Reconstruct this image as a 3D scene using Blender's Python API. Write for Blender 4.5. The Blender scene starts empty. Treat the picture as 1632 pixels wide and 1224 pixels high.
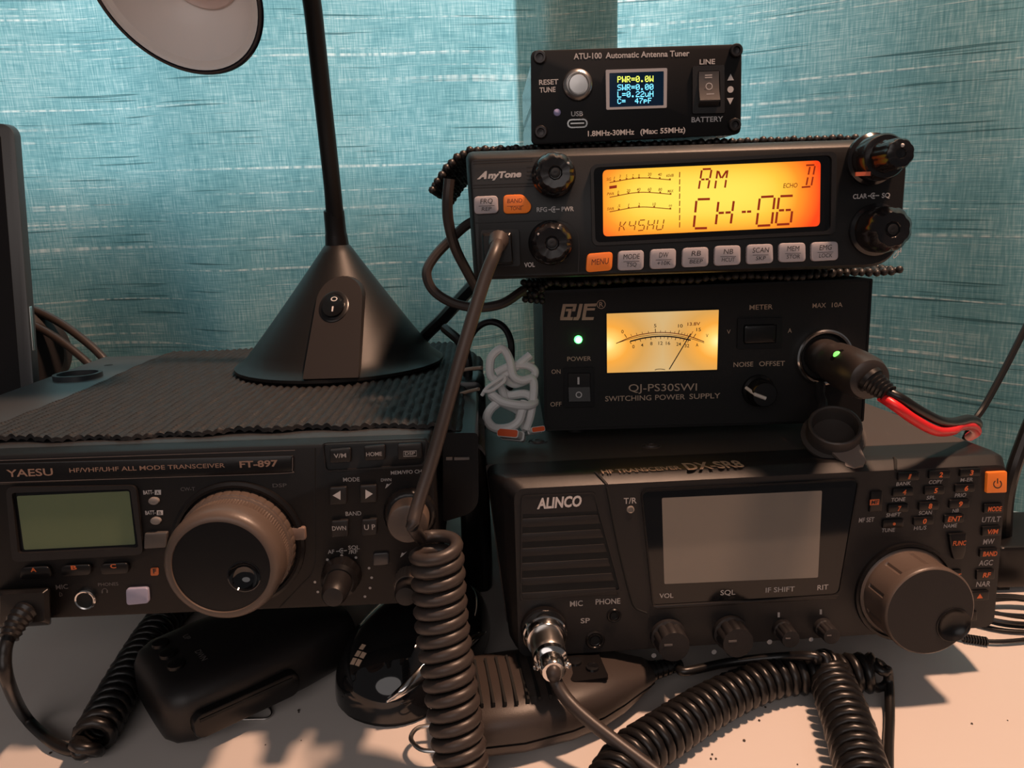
import bpy, math, random
from mathutils import Vector, Matrix
random.seed(7)
C = bpy.context.scene.collection
scn = bpy.context.scene
R = math.radians

# ---------------------------------------------------------------- camera (all lengths below in mm)
F_PX, PITCH, ROLL, CAM_Z = 1226.0, 15.0, 1.8, 255.0
_f = Vector((0, math.cos(R(PITCH)), -math.sin(R(PITCH))))
_r = Vector((1, 0, 0)); _u = _r.cross(_f)
CR = math.cos(R(ROLL)) * _r - math.sin(R(ROLL)) * _u
CU = math.sin(R(ROLL)) * _r + math.cos(R(ROLL)) * _u
CF = _f
CO = Vector((0, 0, CAM_Z))
cam_d = bpy.data.cameras.new('camera'); cam = bpy.data.objects.new('camera', cam_d); C.objects.link(cam)
cam_d.sensor_fit = 'HORIZONTAL'; cam_d.sensor_width = 36; cam_d.lens = F_PX / 1632 * 36
cam_d.clip_start = 0.01; cam_d.clip_end = 50
M = Matrix.Identity(4)
for i in range(3):
    M[i][0] = CR[i]; M[i][1] = CU[i]; M[i][2] = -CF[i]; M[i][3] = CO[i] * .001
cam.matrix_world = M
scn.camera = cam

# ---------------------------------------------------------------- world, lights, exposure
scn.view_settings.view_transform = 'Standard'; scn.view_settings.look = 'None'
scn.view_settings.gamma = 1; scn.view_settings.exposure = 0.0; scn.view_settings.use_curve_mapping = False
w = bpy.data.worlds.new('world'); scn.world = w; w.use_nodes = True
bg = w.node_tree.nodes['Background']; bg.inputs[0].default_value = (.74, .70, .70, 1); bg.inputs[1].default_value = 0.09

def light(name, kind, loc, energy, color, size=.1, sizey=None, aim=None):
    d = bpy.data.lights.new(name, kind); d.energy = energy; d.color = color
    if kind == 'AREA':
        d.shape = 'ELLIPSE' if kind == 'AREA' and name.startswith('room') else 'RECTANGLE'; d.size = size
        if sizey: d.size_y = sizey
    else: d.shadow_soft_size = size
    o = bpy.data.objects.new(name, d); C.objects.link(o); o.location = loc
    if aim is not None:
        o.rotation_euler = (Vector(aim) - Vector(loc)).to_track_quat('-Z', 'Y').to_euler()
    return o
light('daylight_outside_window', 'AREA', (0.0, 1.25, .78), 42, (.90, .95, .97), 1.5, .9, (.02, .72, .42))
light('room_fill_behind', 'AREA', (-.45, -1.9, 1.2), 10.5, (1.0, .90, .86), 2.4, 1.5, (0, .4, .15))  # added fill behind the camera, lifts the front faces; no such lamp seen
light('ceiling_bulb', 'POINT', (.33, .292, 1.05), 55, (1.0, .60, .40), .045)

# ---------------------------------------------------------------- projection helpers
def ray(px, py):
    return (CF + CR * ((px - 816) / F_PX) - CU * ((py - 612) / F_PX))
def at(px, py, d):           # world point of a sight line at forward distance d
    r = ray(px, py); return CO + r * (d / r.y)
def onz(px, py, z):
    r = ray(px, py); return CO + r * ((z - CAM_Z) / r.z)

class Frame:
    """local axes of a box standing in the room: x along its front, y into it, z up it"""
    def __init__(s, x, y, z, yaw, tilt, roll=0):
        s.o = Vector((x, y, z)); s.yaw = yaw; s.tilt = tilt
        s.Rm = Matrix.Rotation(R(yaw), 3, 'Z') @ Matrix.Rotation(R(-tilt), 3, 'X') @ Matrix.Rotation(R(roll), 3, 'Y')
        s.Ri = s.Rm.inverted()
    def loc(s, p): return s.Ri @ (p - s.o)
    def world(s, p): return s.o + s.Rm @ Vector(p)
    def p(s, px, py, y=0):
        o = s.Ri @ (CO - s.o); r = s.Ri @ ray(px, py); t = (y - o.y) / r.y
        q = o + r * t; return (q.x, q.z)
    def top(s, px, py, z):
        o = s.Ri @ (CO - s.o); r = s.Ri @ ray(px, py); t = (z - o.z) / r.z
        q = o + r * t; return (q.x, q.y)
    def mm(s, px, py, y=0):
        a = s.p(px, py, y); b = s.p(px + 1, py, y); return math.hypot(a[0] - b[0], a[1] - b[1])

# ---------------------------------------------------------------- mesh builder
class MB:
    def __init__(s): s.v = []; s.f = []
    def add(s, vs, fs):
        o = len(s.v); s.v += [tuple(v) for v in vs]; s.f += [tuple(i + o for i in f) for f in fs]
    def loft(s, rings, cap0=True, cap1=True, closed=True):
        n = len(rings[0]); vs = [p for r in rings for p in r]; fs = []
        for k in range(len(rings) - 1):
            for i in range(n if closed else n - 1):
                j = (i + 1) % n
                fs.append((k * n + i, k * n + j, (k + 1) * n + j, (k + 1) * n + i))
        if cap0: fs.append(tuple(range(n - 1, -1, -1)))
        if cap1: fs.append(tuple((len(rings) - 1) * n + i for i in range(n)))
        s.add(vs, fs); return s
    def prism(s, out, y0, y1, bev=0, back_bev=0):
        """outline in xz; front at y0, back at y1"""
        def ins(b):
            if not b: return out
            cx = (min(p[0] for p in out) + max(p[0] for p in out)) / 2; cz = (min(p[1] for p in out) + max(p[1] for p in out)) / 2
            hx = max(1e-6, (max(p[0] for p in out) - min(p[0] for p in out)) / 2); hz = max(1e-6, (max(p[1] for p in out) - min(p[1] for p in out)) / 2)
            return [(cx + (p[0] - cx) * (1 - b / hx), cz + (p[1] - cz) * (1 - b / hz)) for p in out]
        rings = []
        if bev:
            rings.append([(x, y0, z) for x, z in ins(bev)])
            rings.append([(x, y0 + bev * .3, z) for x, z in ins(bev * .3)])
        rings.append([(x, y0 + bev, z) for x, z in out])
        rings.append([(x, y1 - back_bev, z) for x, z in out])
        if back_bev: rings.append([(x, y1, z) for x, z in ins(back_bev)])
        return s.loft(rings)
    def ring(s, outer, inner, y0, y1, bev=0):
        """frame with an open middle, outlines of equal vertex count"""
        n = len(outer); vs = []
        for o, y in ((inner, y1), (inner, y0), (outer, y0), (outer, y1)):
            vs += [(x, y, z) for x, z in o]
        fs = []
        for k in range(4):
            k2 = (k + 1) % 4
            for i in range(n):
                j = (i + 1) % n; fs.append((k * n + i, k * n + j, k2 * n + j, k2 * n + i))
        s.add(vs, fs); return s
    def flat(s, out, y):
        s.add([(x, y, z) for x, z in out], [tuple(range(len(out)))]); return s
    def box(s, x0, x1, y0, y1, z0, z1, bev=0):
        if bev: return s.prism(rr((x0 + x1) / 2, (z0 + z1) / 2, x1 - x0, z1 - z0, bev * 1.5, 3), y0, y1, bev, bev)
        return s.prism([(x0, z0), (x1, z0), (x1, z1), (x0, z1)], y0, y1)
    def lathe(s, c, prof, n=32, axis=(0, -1, 0), up=(0, 0, 1), flute=None, cap0=True, cap1=True):
        a = Vector(axis).normalized(); e2 = Vector(up); e2 = (e2 - a * e2.dot(a)).normalized(); e1 = e2.cross(a)
        c = Vector(c); rings = []
        for r, h in prof:
            ring = []
            for i in range(n):
                t = 2 * math.pi * i / n; rr_ = r * (flute(t, h) if flute else 1)
                ring.append(tuple(c + a * h + e1 * (rr_ * math.cos(t)) + e2 * (rr_ * math.sin(t))))
            rings.append(ring)
        return s.loft(rings, cap0, cap1)
    def tube(s, path, r, n=10, cap=True):
        P = [Vector(p) for p in path]; m = len(P)
        rad = r if isinstance(r, (list, tuple)) else [r] * m
        T = [(P[min(i + 1, m - 1)] - P[max(i - 1, 0)]).normalized() for i in range(m)]
        N = Vector((0, 0, 1)) if abs(T[0].z) < .9 else Vector((1, 0, 0))
        N = (N - T[0] * N.dot(T[0])).normalized(); rings = []
        for i in range(m):
            N = (N - T[i] * N.dot(T[i])).normalized(); B = T[i].cross(N)
            rings.append([tuple(P[i] + (N * math.cos(2 * math.pi * k / n) + B * math.sin(2 * math.pi * k / n)) * rad[i]) for k in range(n)])
        return s.loft(rings, cap, cap)
    def sphere(s, c, r, n=8, m=5, sc=(1, 1, 1)):
        vs = [(c[0], c[1], c[2] + r * sc[2])]; fs = []
        for j in range(1, m):
            ph = math.pi * j / m
            for i in range(n):
                t = 2 * math.pi * i / n
                vs.append((c[0] + r * sc[0] * math.sin(ph) * math.cos(t), c[1] + r * sc[1] * math.sin(ph) * math.sin(t), c[2] + r * sc[2] * math.cos(ph)))
        vs.append((c[0], c[1], c[2] - r * sc[2])); L = len(vs) - 1
        for i in range(n):
            k = (i + 1) % n; fs.append((0, 1 + i, 1 + k))
            for j in range(m - 2): fs.append((1 + j * n + i, 1 + (j + 1) * n + i, 1 + (j + 1) * n + k, 1 + j * n + k))
            fs.append((1 + (m - 2) * n + i, L, 1 + (m - 2) * n + k))
        s.add(vs, fs); return s
    def build(s, name, mat, parent=None, origin=(0, 0, 0), smooth=35):
        me = bpy.data.meshes.new(name); o3 = Vector(origin)
        me.from_pydata([tuple((Vector(v) - o3) * .001) for v in s.v], [], s.f); me.update()
        if smooth:
            for p in me.polygons: p.use_smooth = True
            me.set_sharp_from_angle(angle=R(smooth))
        me.materials.append(mat)
        o = bpy.data.objects.new(name, me); C.objects.link(o)
        if parent is not None: o.parent = parent
        else: o.location = o3 * .001
        return o

def rr(cx, cz, w, h, r, n=5):
    r = min(r, w / 2 - 1e-4, h / 2 - 1e-4); out = []
    for sx, sz, a0 in ((1, 1, 0), (-1, 1, 90), (-1, -1, 180), (1, -1, 270)):
        for i in range(n + 1):
            a = R(a0 + 90 * i / n); out.append((cx + sx * (w / 2 - r) + r * math.cos(a), cz + sz * (h / 2 - r) + r * math.sin(a)))
    return out
def rpoly(pts, r, n=5):
    m = len(pts); out = []; rs = r if isinstance(r, (list, tuple)) else [r] * m
    for i in range(m):
        p = Vector(pts[i]); a = Vector(pts[i - 1]) - p; b = Vector(pts[(i + 1) % m]) - p
        k = min(rs[i], a.length * .49, b.length * .49)
        A = p + a.normalized() * k; B = p + b.normalized() * k
        for j in range(n + 1):
            t = j / n; q = A * (1 - t) ** 2 + p * (2 * t * (1 - t)) + B * t * t; out.append((q.x, q.y))
    return out
def circ(cx, cz, r, n=28, rz=None):
    return [(cx + r * math.cos(2 * math.pi * i / n), cz + (rz or r) * math.sin(2 * math.pi * i / n)) for i in range(n)]
def Q(F, pts, y=0): return [F.p(a, b, y) for a, b in pts]
def cr(pts, k=10):
    """smooth curve through points of any dimension"""
    P = [Vector(p) for p in pts]; P = [P[0] * 2 - P[1]] + P + [P[-1] * 2 - P[-2]]; out = []
    for i in range(1, len(P) - 2):
        for j in range(k):
            t = j / k; a, b, c, d = P[i - 1], P[i], P[i + 1], P[i + 2]
            out.append(.5 * ((2 * b) + (c - a) * t + (2 * a - 5 * b + 4 * c - d) * t * t + (3 * b - a - 3 * c + d) * t ** 3))
    out.append(P[-2]); return out
def cord(mb, pts, r, pitch=6.5, seg=14, n=8, start=0.0, k=10):
    """cable along (x,y,z,coil radius) points: where the coil radius is above zero it winds"""
    base = []
    for q in pts: base.append(tuple(q[0]) + (q[1],))
    P = cr(base, k)
    dense = []
    for i in range(len(P) - 1):
        a, b = P[i], P[i + 1]; L = (Vector(b[:3]) - Vector(a[:3])).length
        cm = max(a[3], b[3]); st = max(1, int(L / (pitch / seg if cm > .4 else 3)))
        for j in range(st): dense.append(a.lerp(b, j / st))
    dense.append(P[-1])
    out = []; ph = start; N = None; m = len(dense)
    for i, q in enumerate(dense):
        p = Vector(q[:3]); T = (Vector(dense[min(i + 2, m - 1)][:3]) - Vector(dense[max(i - 2, 0)][:3])).normalized()
        if N is None: N = Vector((1, 0, 0)) if abs(T.x) < .8 else Vector((0, 0, 1))
        N = (N - T * N.dot(T)).normalized(); B = T.cross(N); c = max(0, q[3])
        if i: ph += 2 * math.pi * (p - Vector(dense[i - 1][:3])).length / pitch if c > .4 else 0
        out.append(p + (N * math.cos(ph) + B * math.sin(ph)) * c)
    mb.tube(out, r, n); return mb

# ---------------------------------------------------------------- things and parts
def thing(name, label, cat, frame=None, loc=(0, 0, 0), group=None):
    o = bpy.data.objects.new(name, None); C.objects.link(o); o.empty_display_size = .02
    if frame is not None:
        o.location = frame.o * .001; o.rotation_euler = frame.Rm.to_euler()
    else: o.location = Vector(loc) * .001
    o['label'] = label; o['category'] = cat
    if group: o['group'] = group
    return o
def tag(o, label, cat, group=None, kind=None):
    if label: o['label'] = label
    if cat: o['category'] = cat
    if group: o['group'] = group
    if kind: o['kind'] = kind
    return o

# ---------------------------------------------------------------- materials
def mat(name, col, rough=.5, metal=0, bump=None, emit=None, es=1, coat=0, spec=.5, mottle=None):
    m = bpy.data.materials.new(name); m.use_nodes = True; nt = m.node_tree; b = nt.nodes['Principled BSDF']
    b.inputs['Base Color'].default_value = (*col, 1); b.inputs['Roughness'].default_value = rough
    b.inputs['Metallic'].default_value = metal; b.inputs['Specular IOR Level'].default_value = spec
    if coat: b.inputs['Coat Weight'].default_value = coat; b.inputs['Coat Roughness'].default_value = .05
    if emit: b.inputs['Emission Color'].default_value = (*emit, 1); b.inputs['Emission Strength'].default_value = es
    tc = nt.nodes.new('ShaderNodeTexCoord')
    if bump:
        n = nt.nodes.new('ShaderNodeTexNoise'); n.inputs['Scale'].default_value = bump[0]; n.inputs['Detail'].default_value = 3
        bp = nt.nodes.new('ShaderNodeBump'); bp.inputs['Strength'].default_value = bump[1]; bp.inputs['Distance'].default_value = .0004
        nt.links.new(tc.outputs['Object'], n.inputs['Vector']); nt.links.new(n.outputs['Fac'], bp.inputs['Height']); nt.links.new(bp.outputs['Normal'], b.inputs['Normal'])
    if mottle:
        n = nt.nodes.new('ShaderNodeTexNoise'); n.inputs['Scale'].default_value = mottle[0]; n.inputs['Detail'].default_value = 5
        r = nt.nodes.new('ShaderNodeValToRGB'); r.color_ramp.elements[0].position = mottle[2]; r.color_ramp.elements[1].position = mottle[3]
        r.color_ramp.elements[0].color = (*col, 1); r.color_ramp.elements[1].color = (*mottle[1], 1)
        nt.links.new(tc.outputs['Object'], n.inputs['Vector']); nt.links.new(n.outputs['Fac'], r.inputs['Fac']); nt.links.new(r.outputs['Color'], b.inputs['Base Color'])
    return m
PL = mat('black_plastic', (.0085, .0072, .0072), .45, spec=.3, bump=(2600, .12))
PLS = mat('satin_black_plastic', (.008, .0072, .0075), .28, spec=.4, bump=(900, .05))
PLG = mat('charcoal_plastic', (.0125, .011, .0113), .42, spec=.45, bump=(3000, .15))
PLK = mat('knob_rubber', (.018, .016, .0165), .55, spec=.35, bump=(3000, .2))
GLOSS = mat('gloss_black', (.008, .008, .009), .06, coat=.5)
GLASS_BLK = mat('black_display_glass', (.006, .006, .007), .07)
PAINT = mat('painted_metal_cover', (.075, .058, .052), .42, bump=(4500, .25), mottle=(210, (.13, .11, .10), .66, .80))
PSUM = mat('powder_coated_steel', (.0095, .0085, .0085), .5, spec=.3, bump=(2500, .2))
ANOD = mat('black_anodised_aluminium', (.035, .035, .037), .22, metal=.75)
ANODF = mat('matte_black_front_plate', (.0075, .0065, .007), .5, spec=.3)
CHROME = mat('chrome', (.80, .78, .76), .14, metal=1)
STEEL = mat('brushed_steel', (.62, .60, .58), .3, metal=1)
DARKHOLE = mat('dark_recess', (.004, .004, .004), .7)
INK = mat('white_print', (.62, .58, .57), .6)
INKG = mat('grey_print', (.42, .39, .38), .6)
INKD = mat('dim_grey_print', (.13, .115, .11), .6)
INKT = mat('tan_print', (.52, .37, .27), .6)
INKC = mat('copper_print', (.33, .20, .145), .5)
INKO = mat('orange_print', (.62, .13, .035), .5)
INKK = mat('black_print', (.02, .018, .018), .6)
KEYG = mat('pale_grey_key', (.50, .45, .47), .45)
KEYO = mat('orange_key', (.85, .19, .025), .4, emit=(1, .22, .02), es=.12)
KEYL = mat('lilac_key', (.36, .35, .48), .45)
COPPER = mat('worn_dial_plastic', (.105, .078, .064), .38, bump=(1200, .1))
RUBBER = mat('rubber_cord', (.042, .033, .030), .42, bump=(1500, .06))
RUBBERB = mat('black_rubber_cord', (.010, .009, .009), .33)
MATM = mat('rubber_mesh_mat', (.015, .0125, .012), .62, bump=(1500, .5), mottle=(900, (.07, .06, .055), .70, .78))
BEADM = mat('beaded_rubber_mat', (.020, .017, .016), .42)
WHITEC = mat('white_cable', (.80, .78, .77), .4)
REDW = mat('red_wire', (.75, .02, .025), .35)
ORU = mat('orange_connector_tongue', (.85, .11, .02), .4)
LAMPB = mat('lamp_satin_black', (.009, .008, .0078), .44, spec=.3, bump=(2500, .1))
CREAM = mat('cream_reflector', (.95, .88, .84), .38)
NAVY = mat('dark_navy_enamel', (.008, .008, .016), .2)
LENS = mat('frosted_bulb', (.74, .56, .50), .35)
DESKM = mat('white_laminate', (.66, .60, .56), .42, bump=(700, .03))
LCDG = mat('green_lcd_off', (.150, .190, .105), .22)
LCDW = mat('grey_lcd_off', (.215, .190, .165), .08)
GREENL = mat('green_led', (.1, .6, .2), .3, emit=(.08, 1, .14), es=6)
WHITEL = mat('white_led_core', (.6, .9, .7), .3, emit=(.62, 1, .70), es=3)
LILACL = mat('lilac_led', (.45, .42, .70), .3)
BROWNP = mat('brown_mic_shell', (.045, .035, .031), .4, bump=(2500, .15))
BEIGEW = mat('beige_wire', (.35, .24, .18), .45)
SEGM = mat('lcd_segment', (.06, .004, 0), .6, emit=(.30, .018, .0), es=.8)
SEGB = mat('lcd_small_segment', (.06, .01, 0), .6, emit=(.28, .05, .0), es=.8)
OLEDY = mat('oled_yellow', (.1, .1, 0), .6, emit=(.85, .95, .12), es=1.6)
OLEDB = mat('oled_blue', (.1, .2, .3), .6, emit=(.16, .70, 1), es=1.7)
SLATE = mat('dark_slate_plastic', (.030, .036, .042), .35)

def glow(name, fn):
    """self-lit display panel; fn wires the colour from object coordinates"""
    m = bpy.data.materials.new(name); m.use_nodes = True; nt = m.node_tree; b = nt.nodes['Principled BSDF']
    b.inputs['Base Color'].default_value = (.1, .05, .01, 1); b.inputs['Roughness'].default_value = .5
    tc = nt.nodes.new('ShaderNodeTexCoord'); sp = nt.nodes.new('ShaderNodeSeparateXYZ'); nt.links.new(tc.outputs['Object'], sp.inputs[0])
    col = fn(nt, sp); nt.links.new(col, b.inputs['Emission Color']); b.inputs['Emission Strength'].default_value = 1
    return m
def mth(nt, op, a, b=None, c=None):
    n = nt.nodes.new('ShaderNodeMath'); n.operation = op
    for i, v in enumerate((a, b, c)):
        if v is None: continue
        if isinstance(v, (int, float)): n.inputs[i].default_value = v
        else: nt.links.new(v, n.inputs[i])
    return n.outputs[0]
def ramp(nt, fac, stops):
    r = nt.nodes.new('ShaderNodeValToRGB'); e = r.color_ramp.elements
    while len(e) < len(stops): e.new(.5)
    for el, (p, c) in zip(e, stops): el.position = p; el.color = (*c, 1)
    nt.links.new(fac, r.inputs[0]); return r.outputs[0]

# ---------------------------------------------------------------- print: text, segments, lines
_tc = {}
def tmesh(s, shear=0, bold=0, space=1):
    k = (s, shear, bold, space)
    if k not in _tc:
        cu = bpy.data.curves.new('t', 'FONT'); cu.body = s; cu.size = 1; cu.shear = shear; cu.offset = bold; cu.resolution_u = 3; cu.space_character = space
        ob = bpy.data.objects.new('t', cu); C.objects.link(ob); bpy.context.view_layer.update()
        me = bpy.data.meshes.new_from_object(ob)
        _tc[k] = ([(v.co.x, v.co.y) for v in me.vertices], [tuple(p.vertices) for p in me.polygons])
        bpy.data.objects.remove(ob); bpy.data.curves.remove(cu); bpy.data.meshes.remove(me)
    return _tc[k]
_cap = max(v[1] for v in tmesh('H')[0])
def txt(F, mb, s, p0, p1, h, y=0, shear=0, bold=.012, eps=.12, top=None):
    """print s between two baseline pixels, h pixels tall, on the plane at depth y (or on the top face at z=top)"""
    V, P = tmesh(s, shear, bold); x0 = min(v[0] for v in V); x1 = max(v[0] for v in V)
    if top is not None:
        a = Vector(F.top(*p0, top)); b = Vector(F.top(*p1, top)); t = Vector(F.top(p0[0], p0[1] - h, top)); upv = Vector((0, (t - a).length))
        vs = []
        for vx, vy in V:
            q = a + (b - a) * ((vx - x0) / (x1 - x0)) + upv * (vy / _cap); vs.append((q.x, q.y, top + eps))
    else:
        a = Vector(F.p(*p0, y)); b = Vector(F.p(*p1, y)); t = Vector(F.p(p0[0], p0[1] - h, y)); upv = Vector((0, (t - a).length))
        vs = []
        for vx, vy in V:
            q = a + (b - a) * ((vx - x0) / (x1 - x0)) + upv * (vy / _cap); vs.append((q.x, y - eps, q.y))
    mb.add(vs, P)
def line(F, mb, pts, wpx, y=0, eps=.12, closed=False):
    L = [Vector(F.p(a, b, y)) for a, b in pts]; w_ = wpx * F.mm(*pts[0], y) / 2; n = len(L); vs = []; fs = []
    for i in range(n):
        if closed: d = L[(i + 1) % n] - L[i - 1]
        else: d = L[min(i + 1, n - 1)] - L[max(i - 1, 0)]
        d.normalize(); nn = Vector((-d.y, d.x)) * w_
        vs += [(L[i].x + nn.x, y - eps, L[i].y + nn.y), (L[i].x - nn.x, y - eps, L[i].y - nn.y)]
    for i in range(n if closed else n - 1):
        j = (i + 1) % n; fs.append((2 * i, 2 * i + 1, 2 * j + 1, 2 * j))
    mb.add(vs, fs)
def poly(F, mb, pts, y=0, eps=.12): mb.flat(Q(F, pts, y), y - eps)
def dot(F, mb, px, py, rpx, y=0, eps=.12, n=14):
    c = F.p(px, py, y); mb.flat(circ(c[0], c[1], rpx * F.mm(px, py, y), n), y - eps)
def oring(F, mb, px, py, rpx, wpx, y=0, a0=0, a1=360, n=24):
    line(F, mb, [(px + rpx * math.cos(R(a0 + (a1 - a0) * i / n)), py - rpx * math.sin(R(a0 + (a1 - a0) * i / n))) for i in range(n + (0 if a1 - a0 >= 360 else 1))], wpx, y, closed=a1 - a0 >= 360)
SEG = {'a': ((.08, 1), (.92, 1)), 'd': ((.08, 0), (.92, 0)), 'f': ((0, .95), (0, .55)), 'e': ((0, .45), (0, .05)), 'b': ((1, .95), (1, .55)), 'c': ((1, .45), (1, .05)),
       'g': ((.1, .5), (.45, .5)), 'G': ((.55, .5), (.9, .5)), 'i': ((.5, .92), (.5, .56)), 'l': ((.5, .44), (.5, .08)),
       'h': ((.1, .92), (.45, .56)), 'j': ((.9, .92), (.55, .56)), 'k': ((.55, .44), (.9, .08))}
LET = {'A': 'abcefgG', 'M': 'efbchj', 'C': 'adef', 'H': 'efbcgG', '-': 'gG', '0': 'abcdef', '6': 'acdefgG', 'D': 'abcdil', 'K': 'efgjk', '4': 'fgGbc', '5': 'afgGcd', 'U': 'bcdef'}
def seg(F, mb, ch, tl, tr, br, bl, wpx, y):
    tl, tr, br, bl = map(Vector, (tl, tr, br, bl))
    for s_ in LET[ch]:
        (x0, z0), (x1, z1) = SEG[s_]
        f = lambda x, z: tuple((bl * (1 - x) + br * x) * (1 - z) + (tl * (1 - x) + tr * x) * z)
        line(F, mb, [f(x0, z0), f(x1, z1)], wpx, y)
DOT = {'P': '11110 10001 10001 11110 10000 10000 10000', 'W': '10001 10001 10001 10101 10101 11011 10001', 'R': '11110 10001 10001 11110 10100 10010 10001', '=': '00000 00000 11111 00000 11111 00000 00000',
       '0': '01110 10001 10011 10101 11001 10001 01110', '.': '00000 00000 00000 00000 00000 01100 01100', 'S': '01111 10000 10000 01110 00001 00001 11110', 'L': '10000 10000 10000 10000 10000 10000 11111',
       '2': '01110 10001 00001 00110 01000 10000 11111', 'u': '00000 00000 10001 10001 10001 10011 01101', 'H': '10001 10001 10001 11111 10001 10001 10001', 'C': '01110 10001 10000 10000 10000 10001 01110',
       '4': '00010 00110 01010 10010 11111 00010 00010', '7': '11111 00001 00010 00100 01000 01000 01000', 'p': '00000 00000 11110 10001 11110 10000 10000', 'F': '11111 10000 10000 11110 10000 10000 10000', ' ': '00000 ' * 6 + '00000'}
def dotrow(F, mb, s, x0, x1, ytop, ybot, slope, y):
    n = len(s) * 6 - 1; dx = (x1 - x0) / n; dy = (ybot - ytop) / 7
    for ci, ch in enumerate(s):
        for r_, row in enumerate(DOT[ch].split()):
            for c_, b in enumerate(row):
                if b == '1':
                    X = x0 + (ci * 6 + c_) * dx; Y = ytop + r_ * dy + slope * (X - x0)
                    poly(F, mb, [(X, Y + dy), (X + dx, Y + dy), (X + dx, Y), (X, Y)], y)

def btn(F, parent, name, quad, h, m, r=1.2, legend=(), lm=None, bev=.5, legname='key_legend', label=None):
    o = MB().prism(rpoly(Q(F, quad, -h), r), -h, .5, bev).build(name, m, parent)
    if label: o['label'] = label
    if legend:
        b = MB()
        for fn in legend: fn(b, -h)
        b.build(legname, lm, o, smooth=0)
    return o
def T(F, s, p0, p1, h, **k): return lambda b, y: txt(F, b, s, p0, p1, h, y, **k)
def Ln(F, pts, w_): return lambda b, y: line(F, b, pts, w_, y)
def Z(ox, oy, sc): return lambda x, y: (ox + x / sc, oy + y / sc)   # crop reading -> photo pixel
def fl(n, d, h0=-1e9, h1=1e9, sharp=1): return lambda t, h: (1 - d * (.5 + .5 * math.cos(n * t)) ** sharp) if h0 <= h <= h1 else 1

# ================================================================ the room
floor = tag(MB().box(-1600, 1600, -900, 1000, -760, -740).build('floor', mat('floor_boards', (.16, .11, .08), .5)), None, None, kind='structure')
wall = MB()
WX0, WX1, WZ0, WZ1 = -560, 330, 262, 1000
wall.box(-1600, WX0, 790, 850, -740, 1500); wall.box(WX1, 1600, 790, 850, -740, 1500)
wall.box(WX0, WX1, 790, 850, -740, WZ0); wall.box(WX0, WX1, 790, 850, WZ1, 1500)
tag(wall.build('wall_back', mat('painted_wall', (.55, .53, .50), .7, bump=(300, .1))), None, None, kind='structure')
wf = MB().ring(rr(-115, 631, 888, 736, 2, 2), rr(-115, 631, 836, 684, 2, 2), 800, 840); wf.box(-170, -140, 806, 834, 290, 972)
tag(wf.build('window_1', mat('white_window_frame', (.7, .7, .7), .4)), None, None, kind='structure')

# desk
desk = thing('desk', 'off-white laminate desk that all the radio gear stands on', 'desk', loc=(0, 420, -740))
o_ = (0, 420, -740)
MB().box(-760, 760, 90, 775, -26, 0, 1.5).build('desktop', DESKM, desk, o_)
for sx in (-720, 720):
    for sy in (130, 735):
        MB().box(sx - 20, sx + 20, sy - 20, sy + 20, -740, -26).build('leg', STEEL, desk, o_)

# curtains
def curtain_mat():
    m = bpy.data.materials.new('teal_slub_curtain'); m.use_nodes = True; nt = m.node_tree; b = nt.nodes['Principled BSDF']
    tc = nt.nodes.new('ShaderNodeTexCoord')
    def noise(sx, sz, detail=2, sc=1, dist=0):
        mp = nt.nodes.new('ShaderNodeMapping'); mp.inputs['Scale'].default_value = (sx, .0, sz)
        n = nt.nodes.new('ShaderNodeTexNoise'); n.inputs['Scale'].default_value = sc; n.inputs['Detail'].default_value = detail; n.inputs['Distortion'].default_value = dist
        nt.links.new(tc.outputs['Object'], mp.inputs[0]); nt.links.new(mp.outputs[0], n.inputs['Vector']); return n.outputs['Fac']
    weave = mth(nt, 'ADD', mth(nt, 'MULTIPLY', noise(900, 60, 2), .5), mth(nt, 'MULTIPLY', noise(45, 1300, 2), .5))
    broad = noise(14, 18, 2)
    slub_l = mth(nt, 'MULTIPLY', ramp(nt, noise(1.9, 330, 2.2, 1, .12), [(.585, (0, 0, 0)), (.68, (1, 1, 1))]), ramp(nt, noise(200, 26, 2), [(.38, (.05, .05, .05)), (.62, (1, 1, 1))]))
    slub_d = ramp(nt, noise(8, 420, 1.5, 1.13, .2), [(.645, (0, 0, 0)), (.69, (1, 1, 1))])
    base = ramp(nt, mth(nt, 'ADD', mth(nt, 'MULTIPLY', weave, .75), mth(nt, 'MULTIPLY', broad, .25)), [(.36, (.070, .180, .205)), (.50, (.130, .270, .292)), (.64, (.28, .41, .42))])
    def mix(f, a, c):
        n = nt.nodes.new('ShaderNodeMix'); n.data_type = 'RGBA'; nt.links.new(f, n.inputs[0]); nt.links.new(a, n.inputs[6]); n.inputs[7].default_value = (*c, 1); return n.outputs[2]
    colr = mix(mth(nt, 'MULTIPLY', slub_d, .75), mix(mth(nt, 'MULTIPLY', slub_l, .62), base, (.66, .66, .62)), (.025, .075, .085))
    b.inputs['Roughness'].default_value = .85; b.inputs['Specular IOR Level'].default_value = .15
    nt.links.new(colr, b.inputs['Base Color'])
    tr = nt.nodes.new('ShaderNodeBsdfTranslucent'); nt.links.new(colr, tr.inputs[0])
    ms = nt.nodes.new('ShaderNodeMixShader'); ms.inputs[0].default_value = .5
    nt.links.new(b.outputs[0], ms.inputs[1]); nt.links.new(tr.outputs[0], ms.inputs[2])
    bp = nt.nodes.new('ShaderNodeBump'); bp.inputs['Strength'].default_value = .5; bp.inputs['Distance'].default_value = .0008
    nt.links.new(mth(nt, 'ADD', weave, slub_l), bp.inputs['Height']); nt.links.new(bp.outputs[0], b.inputs['Normal'])
    nt.links.new(ms.outputs[0], nt.nodes['Material Output'].inputs[0]); return m
CURT = curtain_mat()
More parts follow.
